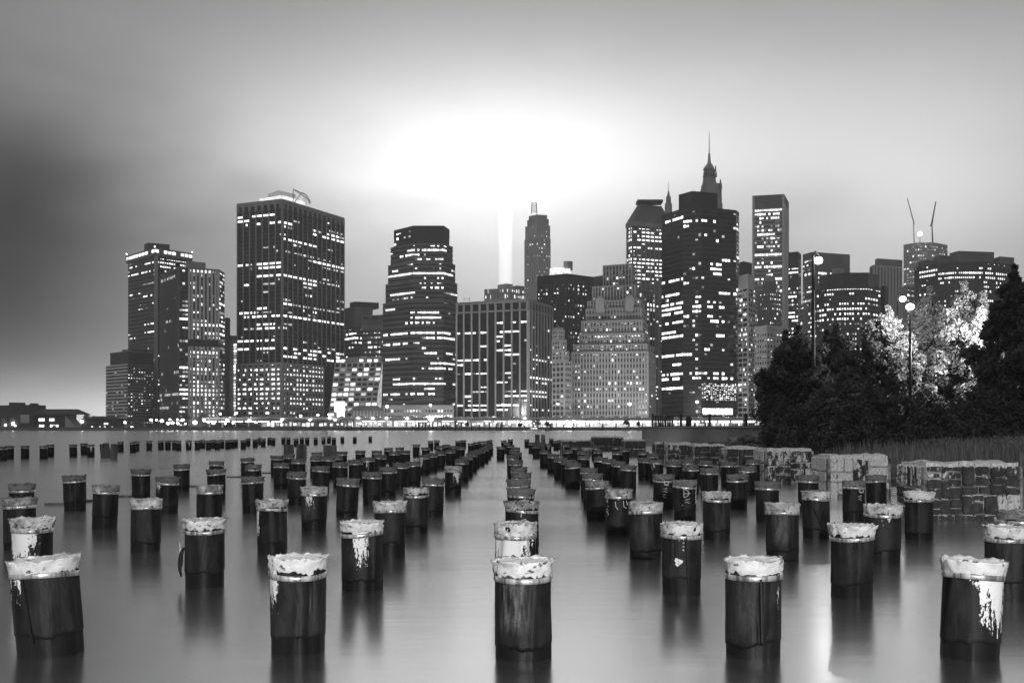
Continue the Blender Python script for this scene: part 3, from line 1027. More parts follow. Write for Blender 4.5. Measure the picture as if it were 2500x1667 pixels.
T.facade(T.P[0], T.P[1], GZ, zof(746, 880), 4, 24, span=M_CONC_D, sh=.35, lit=.45)
T.finish()
T = Tower('curved_block', 'dark glossy block with rounded top corners behind the tree tops', [(1988, 770), (2018, 757), (2060, 751), (2118, 750), (2150, 765)], 750, 'building')
P = T.P
zt = zof(700, 752)
T.solid('core', P, GZ, zt, M_GLASS2, 34)
rw = [(707, 2020, 2150, .85), (718, 1995, 2150, .4), (728, 2110, 2145, .7), (741, 2000, 2115, .4), (752, 2000, 2115, .75), (764, 1995, 2145, .55), (776, 2000, 2115, .5)]
for j, nb in ((0, 5), (1, 7), (2, 9), (3, 5)):
    T.facade(P[j], P[j + 1], GZ, zt, nb, 28, span=M_DARK, sh=.45, sd=.2, lit=.22, rows=rw, wfill=(.6, .9))
up = [V2(2000, 775), V2(2020, 762), V2(2060, 755), V2(2120, 754), V2(2147, 770)]
T.solid('top_storeys', up, zt, zof(669, 757), M_GLASS2, 30)
T.solid('roof_edge', [V2(1999.5, 775.5), V2(2020, 761.5), V2(2060, 754.5), V2(2120, 753.5), V2(2147.5, 770)], zof(669, 757), zof(667, 757), M_DARK, 30)
T.solid('wing', [V2(2150, 775), V2(2160, 768), V2(2168, 775)], GZ, zof(698, 770), M_GLASS2)
T.finish()
T = Tower('striped_tower', 'tower with bold pale vertical stripes and a dark plain top', [(2124, 1010), (2132, 1000), (2202, 1012)], 1000)
P = T.P
T.solid('core', P, GZ, zof(650, 1000), M_CONC_D)
T.facade(P[0], P[1], GZ, zof(650, 1000), 1, 30, pier=M_STONE, pw=1.2, lit=0)
T.facade(P[1], P[2], GZ, zof(650, 1000), 9, 30, pier=M_PALE, pw=1.5, pd=.8, lit=.03)
T.solid('top_storeys', [V2(2136, 1020), V2(2142, 1012), V2(2203, 1022)], zof(650, 1000), zof(630, 1010), M_CONC_D)
T.solid('band', [V2(2123.5, 1010.5), V2(2132, 999), V2(2202.5, 1012.5)], zof(650, 1000), zof(647, 1000), M_PALE)
T.finish()
T = Tower('unfinished_tower', 'hazy unfinished tower core strung with work lights under two cranes', [(2206, 1660), (2240, 1640), (2280, 1640), (2313, 1665)], 1640)
P = T.P
zt = zof(592, 1640)
T.solid('core', P, GZ, zt, M_CONC, 60)
for j, nb in ((0, 5), (1, 7), (2, 6)):
    T.facade(P[j], P[j + 1], GZ, zt, nb, 62, span=M_STONE, sh=.3, sd=.6, lit=.35, wfill=(.6, .8), rect=((2230, 600, 2300, 640, .7), (2206, 592, 2313, 602, .05)))
m = MB()
for (x0, y0), (x1, y1) in (((2277, 592), (2275, 545)), ((2275, 545), (2285, 492)), ((2272, 552), (2278, 540))):
    m.tube([T.rel(px(x0, y0, 1650)), T.rel(px(x1, y1, 1650))], [1.3, .8], 6)
m.build('crane', M_CONC_D, T.root)
m = MB()
for (x0, y0), (x1, y1) in (((2232, 592), (2230, 545)), ((2232, 548), (2215, 484))):
    m.tube([T.rel(px(x0, y0, 1650)), T.rel(px(x1, y1, 1650))], [.9, .6], 6)
m.build('crane', M_CONC, T.root)
m = MB()
m.ball((0, 0, 0), 3.6, 12, 8)
m.build('work_light', M_LAMP, T.root, True, T.rel(px(2246, 571, 1630)))
m = MB()
m.tube([T.rel(px(2246, 592, 1650)), T.rel(px(2246, 574, 1650))], [.5, .4], 6)
m.build('light_pole', M_CONC_D, T.root)
T.finish()
T = Tower('office_building', 'pale grey block between the unfinished tower and the long dark block', [(2203, 930), (2215, 922), (2236, 930)], 922, 'building')
T.solid('wall', T.P, GZ, zof(697, 922), M_CONC)
T.facade(T.P[1], T.P[2], GZ, zof(702, 922), 4, 26, span=M_CONC_D, sh=.4, lit=.4)
T.finish()
T = Tower('long_block', 'long dark stepped block with two glaring rows of lit floors behind the trees', [(2233, 880), (2290, 858), (2330, 850), (2400, 850), (2430, 855), (2478, 866)], 850, 'building')
P = T.P
zt = zof(640, 852)
T.solid('core', P, GZ, zt, M_GLASS2, 40)
rw = [(664, 2245, 2478, .9), (675, 2245, 2478, .93), (686, 2290, 2330, .6), (652, 2255, 2270, .7), (654, 2390, 2460, .4), (685, 2400, 2460, .7), (699, 2400, 2460, .6), (715, 2390, 2460, .6), (739, 2400, 2425, .9), (764, 2400, 2460, .6), (776, 2400, 2460, .6)]
for j, nb in ((0, 10), (1, 8), (2, 14), (3, 6), (4, 10)):
    T.facade(P[j], P[j + 1], GZ, zt, nb, 36, pier=M_DARK, pw=.5, pd=.4, span=M_DARK, sh=.4, sd=.25, lit=.1, rows=rw, wfill=(.9, .85))
for xl, xc, xr, y in ((2240, 2262, 2300, 634), (2280, 2300, 2320, 622), (2318, 2340, 2427, 612.5), (2425, 2440, 2476, 626)):
    T.solid('top_storeys', [V2(xl, 880), V2(xc, 868), V2(xr, 874)], zt, zof(y, 868), M_CONC_D, 28)
T.finish()

# ------------------------------------------------------------------ searchlight beams behind the city
def beam(x, D, r, ztop, strength, label):
    m, q, out = newmat('beam_air_%d' % int(x))
    v = q.n('ShaderNodeVolumePrincipled')
    v.inputs['Density'].default_value = 0.0
    v.inputs['Emission Strength'].default_value = strength
    v.inputs['Emission Color'].default_value = (1, 1, 1, 1)
    m.node_tree.links.new(v.outputs[0], out.inputs['Volume'])
    k = MB()
    k.tube([(0, 0, 0), (0, 0, ztop)], [r, r * 1.05], 24)
    o = k.build('light_beam', m, loc=(pxx(x, D), D, -20))
    tag(o, label, 'light beam', kind='stuff')


beam(1234, 2050, 14.0, 540, 0.013, 'bright vertical searchlight beam rising behind the pale stone building top')
beam(1318, 2050, 22.0, 540, 0.0016, 'faint second searchlight beam behind the slim masonry tower')

# ------------------------------------------------------------------ far shore
def copy_tree(o, parent=None):
    c = o.copy()
    COL.objects.link(c)
    c.parent = parent
    for ch in o.children:
        copy_tree(ch, c)
    return c


# seawall
m = MB()
m.box((0, 0, 0), (3000, 1.2, 2.6))
m.box((0, -0.3, 1.15), (3000, 1.0, 0.35))
tag(m.build('seawall', M_CONC_D, loc=(0, 603.9, 0.7)), 'long dark seawall along the far river bank', 'wall')
# fender piles along the seawall
k = 0
for x in list(range(1004, 1120, 9)) + [1128, 1150, 1172, 1198, 1210, 1222, 1300, 1345, 1400, 1470, 880, 860, 846, 712]:
    x += random.uniform(-3, 3)
    h = random.uniform(2.4, 5.6)
    m = MB()
    m.tube([(0, 0, -1), (0, 0, h * .6), (0.1, 0, h)], [.42, .40, .36], 8)
    tag(m.build('fender_pile', M_BLACKMETAL, loc=(pxx(x, 601), 601 + random.uniform(0, 1.2), 0)),
        'dark timber fender pile standing against the far seawall', 'pile', 'fender piles on the far seawall')

# elevated road
VD = 622
zr = zof(1024, VD)
x0, x1 = pxx(500, VD), pxx(1900, VD)
via = empty('elevated_road', ((x0 + x1) / 2, VD, GZ), 'elevated riverside road on slim piers with strip lights under its deck', 'viaduct')
m = MB()
m.box((0, 0, zr - GZ), (x1 - x0, 12, 1.1))
m.build('deck', M_CONC, via)
m = MB()
m.box((0, -6.1, zr - GZ + .9), (x1 - x0, .3, .8))
m.build('parapet', M_PALE, via)
n = 44
for i in range(n):
    xx = x0 + (i + .5) * (x1 - x0) / n - via.location.x
    obj('column', ubox(M_CONC), via, (xx, -4.0, (zr - GZ - .55) / 2), 0, (.8, .8, zr - GZ - .56))
    p = 1250 + F * (xx + via.location.x) / VD
    if p > 1230 or p < 700:
        obj('strip_light', ubox(M_TUBE), via, (xx + 1.5, -5.5, zr - GZ - 1.3), 0, ((x1 - x0) / n * .84, .5, 1.25 if p > 1230 else .55))
    elif random.random() < .8:
        obj('strip_light', ubox(M_TUBE), via, (xx + 1.5, -5.5, zr - GZ - 1.0), 0, ((x1 - x0) / n * random.uniform(.5, .95), .4, .5))

# cars on the road, lamps on
M_CAR = simple('car_paint', .08, .5, .01, .35)


def make_car():
    r = empty('car', (0, 0, 0))
    m = MB()
    m.prism([(-2.2, -.85), (2.2, -.85), (2.2, .85), (-2.2, .85)], .35, .95)
    m.prism([(-1.5, -.8), (1.2, -.8), (1.2, .8), (-1.5, .8)], .95, 1.5, [(-1.0, -.65), (.55, -.65), (.55, .65), (-1.0, .65)])
    m.build('body', M_CAR, r)
    for sx in (-1.4, 1.4):
        for sy in (-.85, .85):
            w = MB()
            w.tube([(sx, sy - .1, .34), (sx, sy + .1, .34)], [.34, .34], 10)
            wo_ = w.build('wheel', M_BLACKMETAL, r)
            hb = MB(); hb.tube([(sx, sy - .12, .34), (sx, sy + .12, .34)], [.15, .15], 8)
            hb.build('hub', M_METAL, wo_)
    for sy in (-.6, .6):
        w = MB(); w.ball((2.2, sy, .7), .28, 8, 5)
        w.build('headlight', M_HEAD, r)
    w = MB(); w.box((-2.22, 0, .8), (.06, 1.5, .16))
    w.build('tail_light', M_LITB, r)
    return r


car0 = make_car()
first = True
for i in range(46):
    x = 515 + i * 29 + random.uniform(-9, 9)
    o = car0 if first else copy_tree(car0)
    first = False
    lane = random.choice((-3.6, -.6, 3.0))
    o.location = (pxx(x, VD + lane), VD + lane, zr + .56)
    o.rotation_euler = (0, 0, (0 if lane < 1 else math.pi) + random.uniform(-.05, .05))
    tag(o, 'car with headlights on driving along the elevated riverside road', 'car', 'cars on the elevated road')


# lamps
def street_lamp(x, ylamp, D, label, group=None, r=.55, arm=0.0, base=None, light=0.0, pole_r=.12, cat='street lamp', mat=None, flood=True, bulb_at=None, aim=None):
    c = px(x, ylamp, D)
    zb = GZ if base is None else base
    rt = empty('street_lamp', (c.x, c.y, zb), label, cat, group)
    h = c.z - zb
    m = MB()
    P = [(-arm, 0, 0), (-arm, 0, h * .5), (-arm, 0, h + .25)]
    R = [pole_r * 1.5, pole_r * 1.1, pole_r * .8]
    if arm:
        P += [(-arm * .6, 0, h + .55), (0, 0, h + r + .05)]
        R += [pole_r * .7, pole_r * .6]
    else:
        P[-1] = (0, 0, h - r * .8)
    m.tube(P, R, 8)
    m.tube([(-arm, 0, 0), (-arm, 0, .5)], [pole_r * 2.6, pole_r * 1.8], 8)
    m.build('pole', M_BLACKMETAL, rt, True)
    m = MB()
    m.ball((0, 0, 0), r, 12, 8, .85)
    m.build('globe', mat or M_LAMP, rt, True, (0, 0, h))
    m = MB()
    m.tube([(0, 0, r * .75), (0, 0, r * 1.15)], [r * .6, r * .2], 8)
    m.build('cap', M_BLACKMETAL, rt, False, (0, 0, h))
    if light:
        # floodlight: throws its light at the building fronts behind it
        l = bpy.data.lights.new('bulb', 'SPOT' if flood else 'POINT')
        l.energy = light
        l.shadow_soft_size = r * .5
        lo = bpy.data.objects.new('bulb', l)
        COL.objects.link(lo)
        lo.parent = rt
        lo.location = (0, r * 1.3 + .1, h) if flood else bulb_at or (0, -r - .3, h)
        if flood:
            l.spot_size = math.radians(150)
            l.spot_blend = .6
            lo.rotation_euler = Vector(aim).to_track_quat('-Z', 'Y').to_euler() if aim else (math.radians(100), 0, 0)
    return rt


for x, y, r in ((305, 1031, .7), (322, 1043, .8), (369, 1025, .8), (382, 1025, .55), (395, 1027, 1.0), (410, 1033, .95), (415, 1024, .6), (421, 1032, .95), (433, 1024, .65), (434, 1033, .85),
                (446, 1025, .9), (453, 1034, .55), (476, 1031, 1.35), (498, 1026, .8), (509, 1030, .8), (521, 1032, 1.0), (538, 1010, .7), (550, 1034, .6), (555, 1025, .9), (577, 1008, .8), (569, 1033, .6), (609, 1026, .9)):
    street_lamp(x, y, 612, 'promenade lamp with a glowing globe along the far left shore', 'lamps along the far left promenade', r)
for x, y in ((689, 1024), (734, 1015), (757, 1025), (776, 1013), (803, 1012), (805, 1020), (818, 1025), (874, 1020), (910, 1020), (943, 1021), (994, 1021), (1137, 1031), (1281, 1020)):
    street_lamp(x, y, 615, 'globe lamp standing above the elevated road', 'lamps above the elevated road', .7)
for x, y, r, l in ((945, 992, .9, 60000), (1051, 989, .8, 0), (1052, 1022, 1.5, 60000), (1228, 988, .8, 40000), (1362, 986, .7, 0), (1537, 986, 1.0, 60000), (1702, 981, .9, 40000), (1391, 1037, 1.7, 60000)):
    street_lamp(x, y, 616, 'tall floodlight pole with a glaring head on the far shore', 'tall floodlights on the far shore', r, 0.9, light=l)
for i in range(42):
    x = 820 + i * 18.6 + random.uniform(-6, 6)
    street_lamp(x, 1033.5 + random.uniform(-2.5, 2.5), 609, 'small lamp under the elevated road', 'small lamps under the elevated road', random.uniform(.35, .6), mat=M_HEAD, pole_r=.07)

# street-level shopfronts behind the viaduct
M_SHOP = emit('shop_window', .5, 1.8, 1.0, True, nscale=.9)
SHOPS = [(640, 800, 'low shopfront row under the broad gridded tower'), (845, 935, 'low shopfront row before the hipped pavilion'), (940, 1110, 'low shopfront row before the long stone building'),
         (1115, 1225, 'low shopfront row under the left half of the black box building'), (1228, 1345, 'low shopfront row under the right half of the black box building'), (1350, 1470, 'low shopfront row under the left half of the ziggurat'), (1474, 1610, 'low shopfront row under the right half of the ziggurat'),
         (1614, 1800, 'low shopfront row under the black glass tower')]
for xa, xb, lab in SHOPS:
    D = 640
    w = (xb - xa) * D / F
    r = empty('shopfront_row', (pxx((xa + xb) / 2, D), D, GZ), lab + ' with glowing windows', 'shopfront')
    m = MB()
    m.box((0, 3, 2.9), (w, 6, 5.8))
    m.build('wall', M_CONC, r)
    nn = max(6, int(w / 2.6))
    for i in range(nn):
        if random.random() < .86:
            obj('shop_window', ubox(M_SHOP), r, ((i + .5) / nn * w - w / 2, -.05, 1.9 + random.uniform(-.2, .3)), 0, (w / nn * random.uniform(.55, .9), .15, random.uniform(1.6, 2.8)))

# small dark shrubs on the promenade


def leaf_cloud(n, centres, radii, size, rng, squash=1.0):
    """many small leaf quads around cluster centres -> verts, faces"""
    C = np.asarray(centres, float)
    R = np.asarray(radii, float)
    idx = rng.integers(0, len(C), n)
    d = rng.normal(size=(n, 3))
    d /= np.linalg.norm(d, axis=1)[:, None] + 1e-9
    rad = R[idx] * np.cbrt(rng.random(n)) 
    P = C[idx] + d * rad[:, None] * np.array([1, 1, squash])
    a = rng.normal(size=(n, 3)); a /= np.linalg.norm(a, axis=1)[:, None]
    b2 = np.cross(a, rng.normal(size=(n, 3))); b2 /= np.linalg.norm(b2, axis=1)[:, None] + 1e-9
    s = size * (0.6 + 0.8 * rng.random(n))[:, None]
    v = np.empty((n, 4, 3))
    v[:, 0] = P - a * s
    v[:, 1] = P + b2 * s * .45
    v[:, 2] = P + a * s
    v[:, 3] = P - b2 * s * .45
    return v.reshape(-1, 3), np.arange(n * 4).reshape(n, 4)


def fastmesh(name, V, Q, mat):
    me = bpy.data.meshes.new(name)
    nv, nq = len(V), len(Q)
    k = Q.shape[1]
    me.vertices.add(nv)
    me.vertices.foreach_set('co', np.asarray(V, np.float32).ravel())
    me.loops.add(nq * k)
    me.loops.foreach_set('vertex_index', np.asarray(Q, np.int32).ravel())
    me.polygons.add(nq)
    me.polygons.foreach_set('loop_start', np.arange(0, nq * k, k, dtype=np.int32))
    me.update(calc_edges=True)
    me.materials.append(mat)
    return me


def leaf_mat(name, lo, hi, trans=.35):
    m, q, out = newmat(name)
    g = q.n('ShaderNodeNewGeometry')
    v = q.rng(g.outputs['Random Per Island'], 0, 1, lo, hi, False)
    d = q.n('ShaderNodeBsdfPrincipled')
    q.put(d.inputs['Base Color'], q.grey(v))
    d.inputs['Roughness'].default_value = .5
    t = q.n('ShaderNodeBsdfTranslucent')
    q.put(t.inputs['Color'], q.grey(v))
    mx = q.n('ShaderNodeMixShader')
    mx.inputs[0].default_value = trans
    m.node_tree.links.new(d.outputs[0], mx.inputs[1])
    m.node_tree.links.new(t.outputs[0], mx.inputs[2])
    m.node_tree.links.new(mx.outputs[0], out.inputs[0])
    return m


M_LEAF = leaf_mat('tree_leaf', .05, .13, .5)
M_LEAFD = leaf_mat('shrub_leaf', .03, .07, .25)
M_BARK = simple('bark', .03, .07, 6.0, .9, bump=.4, stretch=(1, 1, .2))

for i, (x, w, h) in enumerate(((735, 40, 9), (790, 30, 8), (1140, 8, 3), (1310, 22, 4.5), (1336, 16, 3.5), (1270, 10, 3), (1530, 14, 4.5), (1560, 10, 3.5), (455, 30, 8), (500, 36, 9), (580, 22, 7), (213, 16, 9.5), (225, 12, 8))):
    D = 609 if h < 6 else 634
    c = px(x, HZ, D)
    r = empty('promenade_tree', (c.x, c.y, GZ), 'small bushy tree on the far promenade', 'tree', 'small trees along the far promenade')
    W2 = w * D / F / 2
    m = MB()
    m.tube([(0, 0, 0), (.1, 0, h * .35), (.15, 0, h * .6)], [.25, .18, .08], 6)
    m.build('trunk', M_BARK, r)
    cs = [(random.uniform(-1, 1) * W2 * .7, random.uniform(-1, 1) * 1.5, h * random.uniform(.4, .85)) for _ in range(12)]
    v, qd = leaf_cloud(700, cs, [W2 * .4 + .5] * 12, .35, RNG)
    obj('crown', fastmesh('crown', v, qd, M_LEAFD), r)

# white excursion boat moored at the seawall
c = px(1307, 1051.5, 597)
r = empty('boat', (c.x, c.y, 0), 'small white boat moored below the seawall near the black box building', 'boat')
m = MB()
m.prism([(-4.4, -1), (3.6, -1), (5.2, 0), (3.6, 1), (-4.4, 1)], -.3, .75, [(-4.8, -1.2), (4.0, -1.2), (5.8, 0), (4.0, 1.2), (-4.8, 1.2)])
m.build('hull', M_WHITE, r)
m = MB()
m.prism([(-3, -.8), (1.6, -.8), (1.6, .8), (-3, .8)], .75, 1.7, [(-2.8, -.7), (1.0, -.7), (1.0, .7), (-2.8, .7)])
m.build('cabin', M_WHITE, r)
for i in range(4):
    obj('window', ubox(M_LITB), r, (-2.3 + i * .95, -.8, 1.25), 0, (.6, .1, .4))

# ferry terminal, far left
D = 640
c = px(70, HZ, D)
r = empty('ferry_terminal', (c.x, c.y, GZ), 'dark old ferry terminal with arched bays and a long tiled canopy roof', 'terminal')


def tb(name, xa, xb, ya, yb, mat, dep=8, y0=0.0):
    m = MB()
    a, e = pxx(xa, D) - c.x, pxx(xb, D) - c.x
    za, ze = zof(yb, D) - GZ, zof(ya, D) - GZ
    m.box(((a + e) / 2, y0 + dep / 2, (za + ze) / 2), (e - a, dep, ze - za))
    return m.build(name, mat, r)


M_OLD = simple('old_masonry', .03, .06, .2, .8)
tb('wall', -60, 48, 989, 1046, M_OLD, 20)
tb('parapet', 18, 40, 982, 989, M_OLD, 10, 2)
tb('wall', 48, 82, 988, 1046, M_OLD, 18, -1)
tb('turret', 71, 82, 984, 988, M_OLD, 6, 1)
tb('wall', 82, 158, 1011, 1046, M_OLD, 16, 1)
m = MB()
a, e = pxx(78, D) - c.x, pxx(191, D) - c.x
za, ze = zof(1011, D) - GZ, zof(998, D) - GZ
m.prism([(a, -2), (e, -2), (e, 20), (a, 20)], za, ze, [(a, 7), (e - 4.5, 7), (e - 4.5, 11), (a, 11)])
m.build('roof', M_OLD, r)
for i, x in enumerate((184.5, 178)):
    obj('roof_post', ubox(M_CONC_D), r, (pxx(x, D) - c.x, 0, zof(1014, D) - GZ), 0, (1.0, 1.0, 2.4))
m = MB()
a, k2, e = pxx(158, D) - c.x, pxx(166, D) - c.x, pxx(187, D) - c.x
z0_, z1_ = zof(1046, D) - GZ, zof(1013, D) - GZ
V = [(a, .5, z0_), (e, .5, z0_), (a, .5, z1_), (a, 12, z0_), (e, 12, z0_), (a, 12, z1_)]
obj('side_ramp', mesh('side_ramp', V, [(0, 1, 2), (5, 4, 3), (0, 3, 4, 1), (1, 4, 5, 2), (2, 5, 3, 0)], M_STONE), r)
for x in (9, 31):     # arched bays
    xa = pxx(x, D) - c.x
    m = MB()
    pts = [(-1.6, 0), (1.6, 0), (1.6, 4.5)] + [(1.6 * math.cos(t), 4.5 + 1.6 * math.sin(t)) for t in [math.pi * i / 8 for i in range(1, 8)]] + [(-1.6, 4.5)]
    V = [(xa + p[0], -.12, p[1]) for p in pts] + [(xa + p[0], .3, p[1]) for p in pts]
    k3 = len(pts)
    Fc = [tuple(range(k3)), tuple(range(2 * k3 - 1, k3 - 1, -1))] + [(i, i + k3, (i + 1) % k3 + k3, (i + 1) % k3) for i in range(k3)]
    obj('arched_bay', mesh('arched_bay', V, Fc, M_CONC_D), r)
for i in range(3):
    tb('door_leaf', 52 + i * 7.4, 58.5 + i * 7.4, 1012, 1032, M_STONE, .3, -1.3)
for xa, xb, ya, yb, mt in ((93, 107, 1021, 1028, M_LITB), (119, 131, 1021, 1028, M_LITB), (94, 106, 1036.5, 1042, M_LITB), (121, 126, 1036.5, 1042, M_LITB), (135, 141, 1036.5, 1042, M_LITB), (127, 134, 1036, 1039, M_LIT), (91, 109, 1014, 1020, M_GLASS), (117, 142, 1014, 1020, M_GLASS)):
    tb('window', xa, xb, ya, yb, mt, .3, .75)
for x, y, rr in ((13, 1037.5, .6), (31.5, 1034, .9), (37, 1039, .4)):
    q = px(x, y, D - 1)
    o = MB(); o.ball((0, 0, 0), rr)
    o.build('wall_lamp', M_LAMP, r, True, (q.x - c.x, -.8, q.z - GZ))
D = 630
c = px(242, HZ, D)
r = empty('boathouse', (c.x, c.y, GZ), 'small dark waterside house with a hipped roof at the foot of the banded block', 'house')
tb('wall', 199, 284, 1022, 1047, M_OLD, 12)
m = MB()
a, e = pxx(199, D) - c.x, pxx(287, D) - c.x
za, ze = zof(1022, D) - GZ, zof(1015.5, D) - GZ
m.prism([(a, -1), (e, -1), (e, 13), (a, 13)], za, ze, [(a + 7, 5), (e - 6, 5), (e - 6, 8), (a + 7, 8)])
m.build('roof', M_OLD, r)
for x, y, mt in ((256, 1034, M_LITB), (262, 1034, M_LITB), (244, 1042, M_LIT), (256, 1042, M_LIT), (274, 1042, M_LIT), (225, 1042, M_LIT), (238, 1034, M_GLASS), (272, 1034, M_GLASS), (280, 1034, M_GLASS)):
    tb('window', x - 2, x + 2, y - 2, y + 2, mt, .3, -.2)
q = px(202, 1029, D)
o = MB(); o.ball((0, 0, 0), .8)
o.build('wall_lamp', M_LAMP, r, True, (q.x - c.x, -.9, q.z - GZ))

# ------------------------------------------------------------------ near bank on the right
EDGE = [(120, 30), (60, 30), (30, 31.5), (17.5, 33), (13.4, 34.5), (13.6, 42), (14.6, 50), (18, 72), (22, 93), (24, 95.2), (24, 140)]


def edge_dist(x, y):
    """signed distance inland of the water's edge (polyline, land on the right)"""
    best, sgn = 1e9, 1
    for (ax, ay), (bx, by) in zip(EDGE[:-1], EDGE[1:]):
        dx_, dy_ = bx - ax, by - ay
        t = ((x - ax) * dx_ + (y - ay) * dy_) / (dx_ * dx_ + dy_ * dy_)
        t = min(1, max(0, t))
        qx, qy = ax + t * dx_, ay + t * dy_
        d = math.hypot(x - qx, y - qy)
        if d < best:
            best = d
            sgn = 1 if (dx_ * (y - ay) - dy_ * (x - ax)) < 0 else -1
    return best * sgn


def bank_z(x, y):
    d = edge_dist(x, y)
    z = -.35 + .30 * min(max(d + .8, -1), 1.8) / 1.3
    if d > 0: z += min(d, 26) * .040
    z += .10 * mnoise.noise(Vector((x * .35, y * .35, 0)))
    return min(z, 1.35)


M_SOIL = simple('bank_soil', .025, .06, .8, .95, bump=.5)
nx, ny = 110, 110
xs = np.linspace(9, 120, nx)
ys = np.linspace(27, 150, ny)
V = [(x, y, bank_z(x, y)) for y in ys for x in xs]
Fc = [(j * nx + i, j * nx + i + 1, (j + 1) * nx + i + 1, (j + 1) * nx + i) for j in range(ny - 1) for i in range(nx - 1)]
tag(obj('river_bank', mesh('river_bank', V, Fc, M_SOIL, True)), 'dark earth bank of the near shore', kind='structure')

# reeds / tall grass on the bank
M_REED = leaf_mat('reed_blade', .12, .26, .2)
n = 60000
rx = RNG.uniform(10.5, 62, n)
ry = RNG.uniform(30, 66, n)
keep = []
for x, y in zip(rx, ry):
    if x > y * .62 + 3: continue
    d = edge_dist(x, y)
    if -.1 < d < 15: keep.append((x, y, bank_z(x, y)))
K = np.array(keep)
n = len(K)
h = RNG.uniform(.35, .85, n) * np.array([1.0 + .35 * mnoise.noise(Vector((x * .5, y * .5, 3))) for x, y, z in keep])
w = RNG.uniform(.008, .02, n)
ang = RNG.uniform(0, 2 * math.pi, n)
lean = RNG.normal(0, .10, (n, 2)) * h[:, None]
V = np.empty((n, 4, 3))
ux, uy = np.cos(ang) * w, np.sin(ang) * w
V[:, 0] = K + np.stack([ux, uy, -.05 * np.ones(n)], 1)
V[:, 1] = K - np.stack([ux, uy, .05 * np.ones(n)], 1)
tip = K + np.stack([lean[:, 0], lean[:, 1], h], 1)
V[:, 2] = tip - np.stack([ux, uy, 0 * h], 1) * .35
V[:, 3] = tip + np.stack([ux, uy, 0 * h], 1) * .35
tag(obj('reed_bed', fastmesh('reed_bed', V.reshape(-1, 3), np.arange(n * 4).reshape(n, 4), M_REED)), 'dense reeds and tall grass covering the near bank', kind='stuff')

# ragged ground plants with light seed heads along the top of the reeds
nn = 9000
rx = RNG.uniform(12, 60, nn); ry = RNG.uniform(36, 60, nn)
cs = [(x, y, bank_z(x, y) + random.uniform(.45, .8)) for x, y in zip(rx, ry) if 5 < edge_dist(x, y) < 14 and x < y * .6 + 3]
v, qd = leaf_cloud(16000, cs, [.22] * len(cs), .045, RNG, .5)
tag(obj('seed_heads', fastmesh('seed_heads', v, qd, M_REED)), 'pale seed heads and low weeds along the top of the bank', kind='stuff')

# concrete bulkhead and promenade on it
M_BULK = simple('stained_concrete', .15, .30, .35, .9, bump=.3, stretch=(1, 1, .5))
WD = 95.0
xw0, xw1 = pxx(1567, WD), 24.6
m = MB()
m.prism([(0, 0), (xw1 - xw0, 0), (xw1 - xw0 + 2, 40), (xw0 * 41 / WD, 40)], -1.65, 1.65)
wallo = m.build('bulkhead', M_BULK, loc=(xw0, WD, 0))
tag(wallo, 'stained concrete bulkhead wall carrying the railed promenade', 'wall')
m = MB()
m.box(((xw1 - xw0) / 2, 0, 0), (xw1 - xw0 + .3, .5, .10))
m.build('coping', M_CONC, wallo, loc=(0, .1, 1.70))
m = MB()
m.box((40, 25, 0), (80, 50, 1.2))
tag(m.build('park_ground', M_SOIL, loc=(24.7, WD + .5, 0.9)), 'park ground behind the promenade', kind='structure')

ZP = 1.66
rail = empty('railing', (pxx(1595, WD), WD + .6, ZP), 'dark promenade railing with close pickets at one end and stout posts', 'railing')


def rx_(p): return pxx(p, WD + .6) - rail.location.x


for p, w, h in ((1593.5, .17, 1.22), (1662.5, .2, 1.18), (1732.5, .2, 1.18), (1821, .26, 1.22)):
    m = MB()
    m.box((0, 0, h / 2), (w, w, h))
    m.box((0, 0, h + .03), (w * 1.25, w * 1.25, .07))
    m.build('post', M_BLACKMETAL, rail, loc=(rx_(p), 0, 0))
for i in range(11):
    m = MB()
    m.box((0, 0, .55), (.11 if i % 2 else .16, .1, 1.1))
    m.build('picket', M_BLACKMETAL, rail, loc=(rx_(1600 + i * 5.7), .2 + i * .35, 0))
for k, zz in enumerate((1.08, .12)):
    m = MB()
    m.box(((rx_(1872) + rx_(1593)) / 2, 0, zz), (rx_(1872) - rx_(1593), .07, .06))
    m.build('top_rail' if k == 0 else 'bottom_rail', M_BLACKMETAL, rail)
# litter bin and bench with a sitting person
c = px(1681, HZ, WD + 2.5)
r = empty('litter_bin', (c.x, c.y, ZP), 'dark dome-topped litter bin behind the railing', 'bin')
m = MB()
m.tube([(0, 0, 0), (0, 0, .1), (0, 0, .8), (0, 0, .95), (0, 0, 1.06), (0, 0, 1.12)], [.2, .24, .27, .25, .15, .03], 14)
m.build('body', M_BLACKMETAL, r, True)
m = MB()
m.tube([(0, 0, .78), (0, 0, .84)], [.29, .29], 14)
m.build('rim', M_BLACKMETAL, r)
c = px(1714, HZ, WD + 3)
r = empty('park_bench', (c.x, c.y, ZP), 'pale slatted park bench on the promenade under the sitting person', 'bench')
for i in range(4):
    obj('slat', ubox(M_STONE), r, (0, -.2 + i * .12, .45), 0, (1.7, .09, .04))
for s in (-.7, .7):
    m = MB()
    m.box((s, 0, .21), (.06, .45, .42))
    m.build('leg', M_BLACKMETAL, r)


